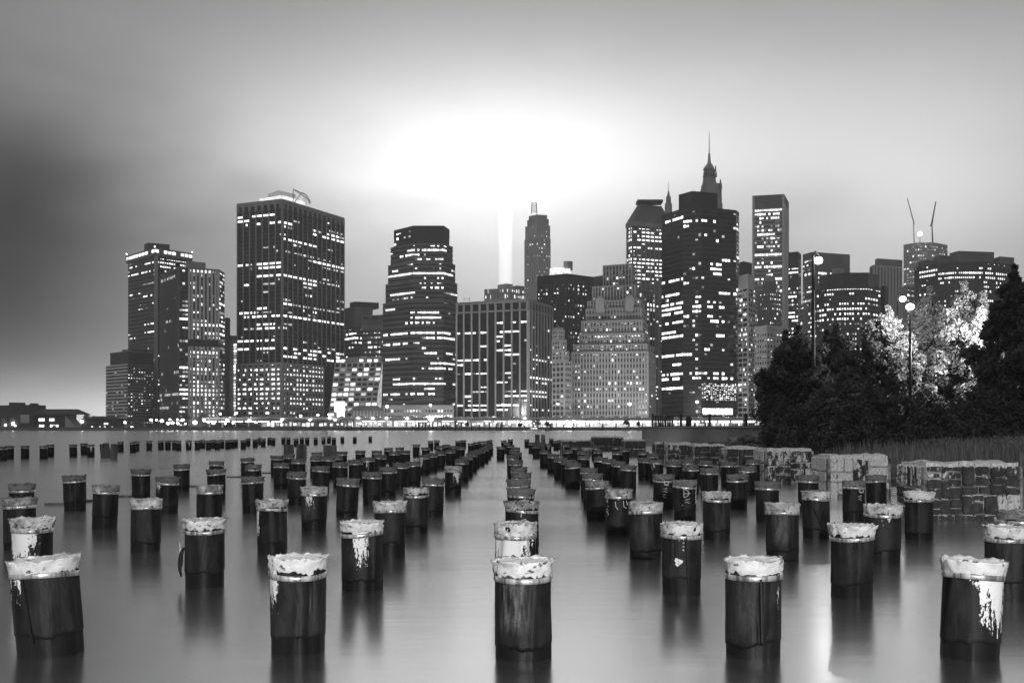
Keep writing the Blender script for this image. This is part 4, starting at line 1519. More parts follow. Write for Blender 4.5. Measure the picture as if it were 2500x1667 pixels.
def person(loc, rz):
    """sitting figure: legs forward, arms on the knees"""
    J = {'pel': (0, 0, .52), 'waist': (0, .02, .72), 'chest': (.06, .02, .95), 'neck': (.12, .02, 1.10), 'chin': (.15, .02, 1.17), 'head': (.17, .02, 1.27), 'crown': (.16, .02, 1.36)}
    E = [('pel', 'waist'), ('waist', 'chest'), ('chest', 'neck'), ('neck', 'chin'), ('chin', 'head'), ('head', 'crown')]
    Rr = {'pel': .15, 'waist': .13, 'chest': .15, 'neck': .055, 'chin': .07, 'head': .095, 'crown': .06}
    for s, t in ((-1, 'l'), (1, 'r')):
        J.update({'hip' + t: (.05, s * .10, .50), 'kn' + t: (.45, s * .12, .50), 'an' + t: (.48, s * .12, .08), 'to' + t: (.66, s * .13, .04),
                  'sh' + t: (.06, s * .19, 1.02), 'el' + t: (.20, s * .24, .78), 'wr' + t: (.40, s * .16, .62), 'ha' + t: (.48, s * .13, .58)})
        E += [('pel', 'hip' + t), ('hip' + t, 'kn' + t), ('kn' + t, 'an' + t), ('an' + t, 'to' + t), ('chest', 'sh' + t), ('sh' + t, 'el' + t), ('el' + t, 'wr' + t), ('wr' + t, 'ha' + t)]
        Rr.update({'hip' + t: .09, 'kn' + t: .065, 'an' + t: .042, 'to' + t: .035, 'sh' + t: .065, 'el' + t: .045, 'wr' + t: .03, 'ha' + t: .035})
    names = list(J)
    me = bpy.data.meshes.new('body')
    me.from_pydata([J[k] for k in names], [(names.index(a), names.index(e)) for a, e in E], [])
    r = empty('person', loc, 'person in a white shirt sitting hunched on the promenade bench', 'person')
    r.rotation_euler = (0, 0, rz)
    o = obj('body', me, r)
    sk = o.modifiers.new('skin', 'SKIN')
    for i, k in enumerate(names):
        me.skin_vertices[0].data[i].radius = (Rr[k], Rr[k])
    me.skin_vertices[0].data[0].use_root = True
    o.modifiers.new('sub', 'SUBSURF').render_levels = 1
    m, q, out = newmat('clothed_body')
    t = q.n('ShaderNodeTexCoord')
    sp = q.n('ShaderNodeSeparateXYZ')
    m.node_tree.links.new(t.outputs['Object'], sp.inputs[0])
    shirt = q.m('MULTIPLY', q.m('GREATER_THAN', sp.outputs[2], .56), q.m('LESS_THAN', sp.outputs[2], 1.11))
    head = q.m('GREATER_THAN', sp.outputs[2], 1.11)
    v = q.m('ADD', .04, q.m('ADD', q.m('MULTIPLY', shirt, .70), q.m('MULTIPLY', head, .22)))
    p = q.n('ShaderNodeBsdfPrincipled')
    q.put(p.inputs['Base Color'], q.grey(v))
    p.inputs['Roughness'].default_value = .8
    m.node_tree.links.new(p.outputs[0], out.inputs[0])
    me.materials.append(m)
    hr = MB()
    hr.ball((.14, .02, 1.33), .105, 12, 8)
    hr.build('hair', M_BLACKMETAL, r, True)


person((px(1710, HZ, WD + 3).x, WD + 2.9, ZP - .03), 0.15)

# rocks on the shore between wall and bank
M_ROCK = simple('shore_rock', .05, .16, 1.5, .9, bump=.5)


def rock(loc, s, seed, name, label, group, mat=M_ROCK):
    rr = random.Random(seed)
    m = MB()
    m.ball((0, 0, 0), 1.0, 10, 7)
    V = []
    for v in m.v:
        k = 1 + .35 * mnoise.noise(Vector(v) * 1.3 + Vector((seed, 0, 0))) + .12 * mnoise.noise(Vector(v) * 4 + Vector((seed, 5, 0)))
        V.append((v[0] * s[0] * k, v[1] * s[1] * k, v[2] * s[2] * k))
    o = obj(name, mesh(name, V, m.f, mat))
    o.location = loc
    o.rotation_euler = (0, 0, rr.uniform(0, 6))
    tag(o, label, 'rock', group)


for i in range(34):
    p = random.uniform(1745, 1900)
    y = random.uniform(1066, 1090) if p > 1790 else random.uniform(1078, 1090)
    D = random.uniform(74, 92)
    x = pxx(p, D)
    z = max(bank_z(x, D), 0) + .05
    s = random.uniform(.25, .6)
    rock((x, D, max(z, zof(y, D) - .2)), (s * 1.5, s, s * .6), i, 'shore_rock', 'rough rock piled on the shore slope beside the bulkhead', 'rocks beside the bulkhead')
for i, (p, y, s) in enumerate(((2205, 1170, .36), (2238, 1176, .3), (2215, 1163, .3), (2186, 1175, .18))):
    D = 2500 * 1.6 / (y + 6 - HZ)
    rock((pxx(p, D), D, .12), (s * 1.2, s, s * .7), 60 + i, 'shore_rock', 'dark wet rock at the water edge below the reeds', 'dark rocks below the reeds')

# ------------------------------------------------------------------ trees
def tree(x, D, ytop, wpx, label, n, seed, base=None, spires=1, lean=0.0, name='park_tree', low=.16, mat=None, size=.16):
    rr = random.Random(seed)
    rng = np.random.default_rng(seed)
    X = pxx(x, D)
    zb = bank_z(X, D) - .1 if base is None else base
    H = zof(ytop, D) - zb
    Rm = wpx * D / F / 2
    rt = empty(name, (X, D, zb), label, 'tree')
    m = MB()
    trunk = [(lean * t * H + .12 * math.sin(t * 5 + seed), .1 * math.cos(t * 4), H * t * .9) for t in (0, .15, .3, .5, .7, .88, 1)]
    m.tube(trunk, [.24, .18, .15, .11, .08, .04, .015], 8)
    C, Rad = [], []
    nl = 46
    for i in range(nl):
        t = low + (1 - low) * (i + rr.random()) / nl
        env = min(1, (1.02 - t) / .50) ** .75 * min(1, (t - low + .22) / .3)
        ang = i * 2.4 + rr.uniform(-.5, .5)
        L = Rm * env * rr.uniform(.55, 1.08)
        z0 = H * t * .86
        z1 = z0 + L * rr.uniform(.25, .75) + H * .02
        z1 = min(z1, H)
        bx = lean * t * H
        p0 = Vector((bx, 0, z0)); p2 = Vector((bx + L * math.cos(ang), L * math.sin(ang), z1))
        p1 = p0.lerp(p2, .5) + Vector((0, 0, L * .08))
        m.tube([p0, p1, p2], [.06 * (1 - t) + .02, .03 * (1 - t) + .012, .008], 5, False)
        for f in (.45, .7, .88, 1.0):
            p = p0.lerp(p2, f) + Vector((rr.gauss(0, .25), rr.gauss(0, .25), rr.gauss(0, .2)))
            C.append(p); Rad.append(rr.uniform(.28, .62) * (0.75 + .25 * Rm / 3))
    for s in range(spires):
        bx = lean * H + (rr.uniform(-.5, .5) * Rm if s else 0)
        hs = H * (1 if s == 0 else rr.uniform(.86, .96))
        for k in range(6):
            f = k / 5
            C.append(Vector((bx + rr.gauss(0, .12), rr.gauss(0, .12), hs - 2.0 * (1 - f)))); Rad.append(.42 - .28 * f)
        m.tube([(bx * .9, 0, hs * .75), (bx, 0, hs - .2)], [.03, .008], 5, False)
    m.build('trunk', M_BARK, rt, True)
    v, qd = leaf_cloud(n, [tuple(c) for c in C], Rad, size, rng)
    o = obj('crown', fastmesh('crown', v, qd, mat or M_LEAF), rt)
    o['kind'] = 'stuff'
    return rt


tree(1945, 66, 800, 170, 'broad dark tree at the left end of the tree group, beside the lamp mast', 22000, 11, spires=3)
tree(2040, 72, 792, 150, 'dark tree with a thin leader shoot between the mast and the street lamps', 15000, 12, spires=2)
tree(2075, 60, 905, 170, 'low spreading tree growing in front of the dark tree with the thin leader', 14000, 13, spires=1)
tree(2165, 70, 752, 190, 'half-lit tree just before the twin street lamps', 24000, 14, spires=2)
tree(2268, 74, 705, 130, 'slender lamp-lit tree with a pointed crown behind the street lamps', 16000, 15, spires=2)
tree(2355, 71, 692, 190, 'brilliantly lit tree with silvery leaves next to the street lamps', 28000, 16, spires=3)
tree(2478, 62, 652, 190, 'tall dark tree rising at the right end of the tree group', 28000, 17, spires=2, low=.08)
tree(2425, 78, 745, 150, 'shaded tree standing between the brightly lit tree and the tall dark tree', 16000, 18, spires=1)
tree(1905, 78, 870, 110, 'small dark tree at the water end of the tree group', 12000, 19, spires=2)
tree(2590, 66, 720, 200, 'dark leafy tree past the tall dark tree', 12000, 20, spires=1)


def shrub(x, D, ytop, wpx, n, seed, label, group, mat=M_LEAFD, size=.10):
    rr = random.Random(seed)
    rng = np.random.default_rng(seed)
    X = pxx(x, D)
    zb = bank_z(X, D) - .05
    H = zof(ytop, D) - zb
    Rm = wpx * D / F / 2
    rt = empty('shrub', (X, D, zb), label, 'shrub', group)
    C, Rad = [], []
    m = MB()
    for i in range(15):
        a = rr.uniform(0, 6.28); L = Rm * math.sqrt(rr.random())
        hh = H * (1 - .45 * (L / Rm) ** 2) * rr.uniform(.75, 1)
        p = Vector((L * math.cos(a), L * math.sin(a), hh - .2))
        m.tube([(p.x * .15, p.y * .15, 0), p * .6, p], [.03, .02, .006], 5, False)
        for f in (.35, .6, .85, 1):
            C.append(tuple(Vector((p.x * (.3 + .7 * f), p.y * (.3 + .7 * f), p.z * f))))
            Rad.append(rr.uniform(.22, .42))
    m.build('stems', M_BARK, rt)
    v, qd = leaf_cloud(n, C, Rad, size, rng)
    o = obj('foliage', fastmesh('foliage', v, qd, mat), rt)
    o['kind'] = 'stuff'


for i, x in enumerate((1905, 1945, 1990, 2030, 2075, 2120, 2165, 2205, 2250, 2295, 2340, 2385, 2430, 2475, 2515)):
    shrub(x + random.uniform(-8, 8), random.uniform(54, 60), random.uniform(945, 1000) + (25 if x < 1950 else 0), random.uniform(80, 120), 4200, 100 + i,
          'dark rounded shrub in the dense belt below the trees', 'shrubs below the trees')
for i, x in enumerate((1925, 2010, 2095, 2150, 2225, 2280, 2360, 2405, 2460)):
    shrub(x, random.uniform(49, 52), random.uniform(1020, 1040), random.uniform(60, 90), 2600, 130 + i,
          'low dusty shrub at the upper edge of the reeds', 'low shrubs at the edge of the reeds')


def sumac(x, D, ytop, wpx, nf, seed, label, side=0):
    rr = random.Random(seed)
    X = pxx(x, D)
    zb = bank_z(X, D)
    H = zof(ytop, D) - zb
    Rm = wpx * D / F / 2
    rt = empty('sumac_shrub', (X, D, zb), label, 'shrub')
    st = MB()
    V, Q = [], []
    for i in range(nf):
        a = rr.uniform(0, 2 * math.pi) if not side else math.pi + rr.uniform(-1.0, 1.0)
        z0 = H * rr.uniform(.35, .9)
        L = Rm * rr.uniform(.6, 1.05)
        p0 = Vector((0, 0, z0)); P = []
        for k in range(9):
            f = k / 8
            P.append(p0 + Vector((math.cos(a) * L * f, math.sin(a) * L * f, L * (.55 * f - .6 * f * f))))
        st.tube(P, [.012 - .001 * k for k in range(9)], 4, False)
        sd = Vector((-math.sin(a), math.cos(a), 0))
        for k in range(1, 9):
            for s in (-1, 1):
                for g in (0, .5):
                    p = P[k - 1].lerp(P[k], g)
                    ln = .30 * (1 - .5 * k / 9) * rr.uniform(.8, 1.2)
                    fw = (P[k] - P[k - 1]).normalized()
                    tip = p + sd * s * ln + fw * ln * .35 + Vector((0, 0, -.12 * ln))
                    md = p.lerp(tip, .5)
                    b_ = len(V)
                    V += [tuple(p), tuple(md + fw * .035), tuple(tip), tuple(md - fw * .035)]
                    Q.append((b_, b_ + 1, b_ + 2, b_ + 3))
    st.tube([(0, 0, 0), (0, 0, H * .9)], [.04, .02], 6)
    st.build('stems', M_BARK, rt)
    obj('fronds', mesh('fronds', V, Q, M_LEAF), rt)['kind'] = 'stuff'


sumac(2040, 53, 960, 110, 26, 5, 'frond-leaved sumac catching lamplight in front of the shrubs')
sumac(1874, 70, 955, 90, 30, 6, 'dark sumac fronds fringing the water end of the shrubs', 1)
sumac(2085, 55, 945, 100, 20, 8, 'second frond-leaved sumac half hidden beside the lit one')

# lamps in the park, the last one assumed; spot bulbs aimed away from the river
street_lamp(1998, 636, 64, 'tall dark lamp mast with a glaring floodlight above the left tree', None, .27, .32, base=1.2, light=140, pole_r=.11, flood=False, bulb_at=(.3, -.5, 11.2))
street_lamp(2204, 730, 92, 'higher one of the twin street lamps, glaring above the half-lit tree', None, .30, .5, base=1.5, pole_r=.08)
street_lamp(2222, 749, 65.5, 'lower one of the twin street lamps, glaring beside the slender lit tree', None, .26, 0, base=1.3, light=11000, pole_r=.09, aim=(0.8, .8, -.05))
street_lamp(2452, 800, 66.5, 'assumed street lamp half hidden in leaves beside the brilliantly lit tree', None, .2, 0, base=1.3, light=14000, pole_r=.08, aim=(-.75, .8, .12))  # unseen lamp, assumed from the bright leaves and added to light them

# ------------------------------------------------------------------ old pier piles
def pile_mats():
    # black plastic sleeve with white paint runs
    m, q, out = newmat('pile_sleeve')
    L = m.node_tree.links.new
    t = q.n('ShaderNodeTexCoord')
    oi = q.n('ShaderNodeObjectInfo')
    sp = q.n('ShaderNodeSeparateXYZ')
    L(t.outputs['Object'], sp.inputs[0])
    def at(nm):
        a = q.n('ShaderNodeAttribute', attribute_type='OBJECT', attribute_name=nm)
        return a.outputs['Fac']
    paint, pang, pwid = at('paint'), at('pang'), at('pwid')
    rnd = q.m('MULTIPLY', oi.outputs['Random'], 40.0)
    off = q.n('ShaderNodeCombineXYZ')
    q.put(off.inputs[0], rnd); q.put(off.inputs[2], rnd)
    def nz(sc, scale, det):
        a = q.n('ShaderNodeVectorMath', operation='ADD')
        L(q.scale(t.outputs['Object'], sc), a.inputs[0]); L(off.outputs[0], a.inputs[1])
        return q.noise(a.outputs[0], scale, det, .6)
    th = q.m('ARCTAN2', sp.outputs[0], q.m('MULTIPLY', sp.outputs[1], -1.0))
    dth = q.m('ABSOLUTE', q.m('SUBTRACT', th, pang))
    win = q.rng(dth, 0.0, pwid, 1.0, 0.0)
    hz = q.rng(sp.outputs[2], 0.10, 0.58, 0.15, 1.0, False)
    n1 = nz((1, 1, .16), 26, 3)      # long runs
    n2 = nz((1, 1, .5), 70, 3)       # spatter
    n3 = nz((1, 1, .35), 9, 2)       # big patches
    f = q.m('ADD', q.m('ADD', q.m('MULTIPLY', n1, .42), q.m('MULTIPLY', n2, .42)), q.m('MULTIPLY', n3, .30))
    f = q.m('ADD', f, q.m('MULTIPLY', q.m('MULTIPLY', paint, win), q.m('MULTIPLY', hz, .42)))
    mask = q.m('MULTIPLY', q.rng(f, .79, .82), q.m('GREATER_THAN', paint, .01))
    # dull scuffs
    sc = nz((1, 1, .4), 5, 5)
    basev = q.rng(sc, .35, .75, .009, .032)
    smw = q.rng(q.m('ABSOLUTE', q.m('ADD', th, .35)), .25, .75, 1.0, 0.0)
    smear = q.m('MULTIPLY', q.m('MULTIPLY', at('smear'), smw), q.m('MULTIPLY', q.m('MULTIPLY', q.rng(n1, .3, .7), q.rng(n2, .2, .8, .35, 1.0)), q.rng(sp.outputs[2], .14, .3)))
    basev = q.m('ADD', basev, q.m('MULTIPLY', smear, .16))
    wet = q.rng(sp.outputs[2], .05, .14, .35, 1.0)
    basev = q.m('MULTIPLY', basev, wet)
    col = q.m('ADD', q.m('MULTIPLY', basev, q.m('SUBTRACT', 1.0, mask)), q.m('MULTIPLY', mask, .78))
    p = q.n('ShaderNodeBsdfPrincipled')
    q.put(p.inputs['Base Color'], q.grey(col))
    q.put(p.inputs['Roughness'], q.rng(sc, .3, .7, .40, .62))
    p.inputs['Specular IOR Level'].default_value = .16
    bn = q.n('ShaderNodeBump')
    bn.inputs['Strength'].default_value = .6
    bn.inputs['Distance'].default_value = .02
    q.put(bn.inputs['Height'], q.m('ADD', nz((1, 1, .25), 11, 4), q.m('MULTIPLY', mask, .3)))
    L(bn.outputs[0], p.inputs['Normal'])
    L(p.outputs[0], out.inputs[0])
    slv = m
    # canvas / foam cap
    m, q, out = newmat('pile_cap')
    L = m.node_tree.links.new
    t = q.n('ShaderNodeTexCoord'); oi = q.n('ShaderNodeObjectInfo')
    off = q.n('ShaderNodeCombineXYZ')
    rnd = q.m('MULTIPLY', oi.outputs['Random'], 40.0)
    q.put(off.inputs[0], rnd); q.put(off.inputs[1], rnd)
    a = q.n('ShaderNodeVectorMath', operation='ADD')
    L(t.outputs['Object'], a.inputs[0]); L(off.outputs[0], a.inputs[1])
    big = q.noise(a.outputs[0], 5, 4, .6)
    fine = q.noise(a.outputs[0], 38, 5, .65)
    at_ = q.n('ShaderNodeAttribute', attribute_type='OBJECT', attribute_name='cap_dark')
    th = q.m('ADD', q.m('ADD', q.m('MULTIPLY', big, .65), q.m('MULTIPLY', fine, .35)), q.m('MULTIPLY', at_.outputs['Fac'], -.4))
    v = q.rng(th, .25, .55, .16, .74)
    dark = q.rng(q.noise(q.scale(a.outputs[0], (1, 1, 1.8)), 13, 3, .6), .60, .68)
    v = q.m('MULTIPLY', v, q.m('SUBTRACT', 1.0, q.m('MULTIPLY', dark, .85)))
    p = q.n('ShaderNodeBsdfPrincipled')
    q.put(p.inputs['Base Color'], q.grey(v))
    p.inputs['Roughness'].default_value = .85
    bn = q.n('ShaderNodeBump'); bn.inputs['Strength'].default_value = .55; bn.inputs['Distance'].default_value = .012
    q.put(bn.inputs['Height'], fine)
    L(bn.outputs[0], p.inputs['Normal'])
    L(p.outputs[0], out.inputs[0])
    return slv, m


M_SLEEVE, M_CAP = pile_mats()
M_TIMBER = simple('wet_timber', .006, .016, 4, .45, .15, bump=.4, stretch=(1, 1, .15))
M_DRYWOOD = simple('weathered_wood', .06, .16, 6, .8, bump=.4, stretch=(1, 1, .12))
M_BAND = simple('steel_strap', .12, .85, 22, .30, metal=.6, stretch=(1, 1, .05))  # shiny bright and dark reflections painted as vertical bands in the steel colour
M_CHALK = simple('chalk_line', .6, .75, 5, .9)
PH = .69


def pile_meshes(R, seed, seg, fine):
    rr = random.Random(seed)
    S = Vector((seed * 3.1, seed * 1.7, 0))
    out = {}
    oval = rr.uniform(0, .05); oa = rr.uniform(0, 3.14)
    folds = [(rr.uniform(0, 6.28), rr.uniform(.12, .3), rr.uniform(.03, .10), rr.uniform(-.6, .6)) for _ in range(rr.randint(2, 6))]
    taper = rr.uniform(-.03, .05)

    def rad(t, z):
        r = R * (1 + oval * math.cos(2 * (t - oa)) + taper * (z - .4))
        r *= 1 + .018 * mnoise.noise(Vector((math.cos(t) * 1.6, math.sin(t) * 1.6, z * 3)) + S)
        for a, w, d, tw in folds:
            dd = (t - a - tw * (z - .3) + math.pi) % (2 * math.pi) - math.pi
            r -= R * d * math.exp(-(dd / w) ** 2) * (.35 + .65 * min(1, max(0, (z - .1) / .4)))
            r += R * d * .7 * math.exp(-((dd - w * 1.3) / (w * .6)) ** 2)
        return r

    def ring_mesh(name, rows, close_top=False, close_bot=False, mat=None):
        V, Fc = [], []
        for row in rows:
            V += row
        n = len(rows)
        for i in range(n - 1):
            for k in range(seg):
                j = (k + 1) % seg
                Fc.append((i * seg + k, i * seg + j, (i + 1) * seg + j, (i + 1) * seg + k))
        if close_top: Fc.append(tuple((n - 1) * seg + k for k in range(seg)))
        if close_bot: Fc.append(tuple(k for k in range(seg))[::-1])
        me = mesh(name, V, Fc, mat, True)
        return me

    TH = [2 * math.pi * k / seg for k in range(seg)]
    P = lambda r, t, z: (r * math.sin(t), -r * math.cos(t), z)
    # timber core
    rows = [[P(rad(t, max(z, 0)) * .975 * (1 + .012 * mnoise.noise(Vector((math.sin(t) * 3, math.cos(t) * 3, z)) + S)), t, z) for t in TH] for z in (-.6, 0, .1, .2, PH - .03)]
    out['timber'] = ring_mesh('timber', rows, True, True, M_TIMBER)
    # sleeve with ragged hem
    hem = rr.uniform(.08, .17)
    nz_ = 16 if fine else 7
    rows = []
    for i in range(nz_ + 1):
        f = i / nz_
        row = []
        for t in TH:
            h0 = hem + .05 * mnoise.noise(Vector((math.sin(t) * 1.1, math.cos(t) * 1.1, 7)) + S) + .02 * mnoise.noise(Vector((math.sin(t) * 5, math.cos(t) * 5, 3)) + S)
            z = h0 + (PH - .085 - h0) * f
            row.append(P(rad(t, z), t, z))
        rows.append(row)
    inner = [tuple(Vector((v[0] * .965, v[1] * .965, v[2]))) for v in rows[0]]
    out['sleeve'] = ring_mesh('sleeve', [inner] + rows, False, False, M_SLEEVE)
    # strap
    zb = PH - .122
    tilt = rr.uniform(-.10, .10); ta = rr.uniform(0, 6.28)
    rows = []
    for dr, dzz in ((-.004, -.019), (.007, -.019), (.008, 0), (.007, .019), (-.004, .019)):
        rows.append([P(R * 1.015 + .004 * mnoise.noise(Vector((math.sin(t) * 2, math.cos(t) * 2, 1)) + S) + dr + R * oval * math.cos(2 * (t - oa)), t, zb + dzz + tilt * R * math.cos(t - ta)) for t in TH])
    out['strap'] = ring_mesh('strap', rows, False, False, M_BAND)
    # crumpled cap: skirt, flared rim, sagging top
    fl = rr.uniform(.03, .12)
    cs_ = rr.uniform(.45, 1.25)
    skirt = rr.uniform(.03, .055)
    rows = []
    prof = ((0, 1.01), (.2, 1.05), (.45, 1.0 + fl * .6), (.7, 1.0 + fl * .85), (.92, 1.0 + fl), (1.0, 1.0 + fl * 1.08))
    for u, k in prof:
        row = []
        for t in TH:
            c, s_ = math.cos(t), math.sin(t)
            crum = mnoise.noise(Vector((s_ * 3.2, c * 3.2, u * 2.5)) + S) * .07 + (.25 - abs(mnoise.noise(Vector((s_ * 5, c * 5, u * 2.2)) + S))) * .16 + mnoise.noise(Vector((s_ * 11, c * 11, u * 7)) + S) * .03
            z0 = PH - .10 + .034 * mnoise.noise(Vector((s_ * 3, c * 3, 9)) + S) + .022 * mnoise.noise(Vector((s_ * 9, c * 9, 4)) + S)
            z1 = PH + .018 * mnoise.noise(Vector((s_ * 2.2, c * 2.2, 2)) + S) + .016 * mnoise.noise(Vector((s_ * 8, c * 8, 6)) + S)
            r = R * (k + crum * cs_ * (.5 + u)) + R * oval * math.cos(2 * (t - oa))
            row.append(P(r, t, z0 + (z1 - z0) * u))
        rows.append(row)
    pk = rr.uniform(0, .05) if rr.random() < .5 else 0
    pa = rr.uniform(0, 6.28)
    for k in (.97, .8, .6, .35, .12):
        row = []
        for t in TH:
            c, s_ = math.cos(t), math.sin(t)
            z = PH - .014 + .016 * mnoise.noise(Vector((s_ * k * 5, c * k * 5, 20)) + S) + .010 * mnoise.noise(Vector((s_ * k * 14, c * k * 14, 21)) + S)
            dx_ = s_ * k - .5 * math.sin(pa); dy_ = c * k - .5 * math.cos(pa)
            z += pk * math.exp(-(dx_ * dx_ + dy_ * dy_) / .06)
            row.append(P(R * k * (1 + fl * .7), t, z))
        rows.append(row)
    out['cap'] = ring_mesh('cap', rows, True, False, M_CAP)
    return out


PILES = [  # photo column, photo row of the rim, (label, paint, paint angle, paint width, lean deg, radius, cap darkness)
    (124, 1360), (80, 1264), (48, 1215), (53, 1181), (184, 1160), (256, 1184), (355, 1217), (500, 1266), (345, 1145), (407, 1164), (444, 1133), (527, 1126), (529, 1145), (511, 1184),
    (605, 1118), (619, 1134), (617, 1163), (664, 1220), (728, 1357), (884, 1271), (766, 1188), (952, 1224), (1016, 1190), (1056, 1168), (846, 1168), (724, 1152), (686, 1130), (730, 1120),
    (676, 1112), (706, 1112), (782, 1138), (774, 1104), (772, 1114), (800, 1116), (820, 1112), (834, 1102), (832, 1128), (868, 1122), (880, 1100), (898, 1116), (908, 1152), (920, 1100), (928, 1110),
    (946, 1140), (948, 1093), (976, 1092), (962, 1102), (990, 1100), (1016, 1085), (978, 1130), (1010, 1126), (1036, 1110), (1056, 1106), (1052, 1076), (1066, 1076), (1076, 1102), (1106, 1138), (1118, 1076),
    (1132, 1074), (1100, 1098), (1128, 1121), (1140, 1113), (1152, 1106), (1160, 1100), (1172, 1097), (1182, 1093), (1150, 1082), (1163, 1079), (1175, 1077), (1186, 1076), (1196, 1074), (1090, 1085), (1075, 1088), (1040, 1092), (1108, 1088), (1125, 1090), (1190, 1088), (1196, 1083),
    (1277, 1365), (1258, 1275), (1274, 1223), (1270, 1193), (1268, 1171), (1273, 1154), (1268, 1140), (1260, 1124), (1252, 1112), (1256, 1099), (1262, 1104), (1258, 1092), (1246, 1086), (1238, 1080), (1230, 1075), (1246, 1072), (1222, 1090),
    (1664, 1276), (1576, 1226), (1510, 1194), (1458, 1174), (1448, 1156), (1438, 1142), (1398, 1130), (1386, 1122), (1368, 1117), (1350, 1108), (1330, 1100), (1310, 1087), (1298, 1080), (1286, 1072), (1326, 1071), (1346, 1070), (1358, 1076), (1368, 1074),
    (1338, 1083), (1322, 1080), (1382, 1084), (1386, 1098), (1422, 1100), (1426, 1112), (1454, 1090), (1460, 1098), (1466, 1116), (1486, 1120), (1510, 1126), (1534, 1136), (1506, 1102), (1526, 1094), (1504, 1090), (1574, 1118), (1570, 1102), (1602, 1122), (1594, 1107),
    (1620, 1158), (1672, 1172), (1646, 1126), (1678, 1121), (1688, 1135), (1722, 1124), (1732, 1143), (1750, 1200), (1778, 1128), (1800, 1158), (1826, 1138), (1838, 1122), (1840, 1362), (1874, 1176), (1974, 1160), (1992, 1198), (1910, 1228), (2084, 1174), (2140, 1160), (2154, 1232), (2080, 1280),
    (2244, 1200), (2460, 1284), (2366, 1364), (2484, 1246), (1404, 1090), (1414, 1082), (1440, 1080), (1394, 1078),
    # the separate outer row
    (7, 1090), (24, 1088), (61, 1088), (107, 1088), (123, 1085), (179, 1085), (206, 1082), (222, 1085), (295, 1078), (325, 1079), (333, 1077), (364, 1076), (393, 1075), (410, 1075), (427, 1075), (436, 1076), (461, 1075), (482, 1075), (495, 1073), (509, 1075), (522, 1073), (531, 1075), (541, 1073),
    (556, 1074), (567, 1073), (575, 1072), (594, 1074), (606, 1070), (623, 1072), (635, 1068), (643, 1071), (658, 1068), (667, 1069), (692, 1067), (704, 1068), (723, 1070), (737, 1068), (750, 1068), (771, 1068), (790, 1067), (803, 1066), (815, 1068), (836, 1066), (866, 1066), (904, 1065)]

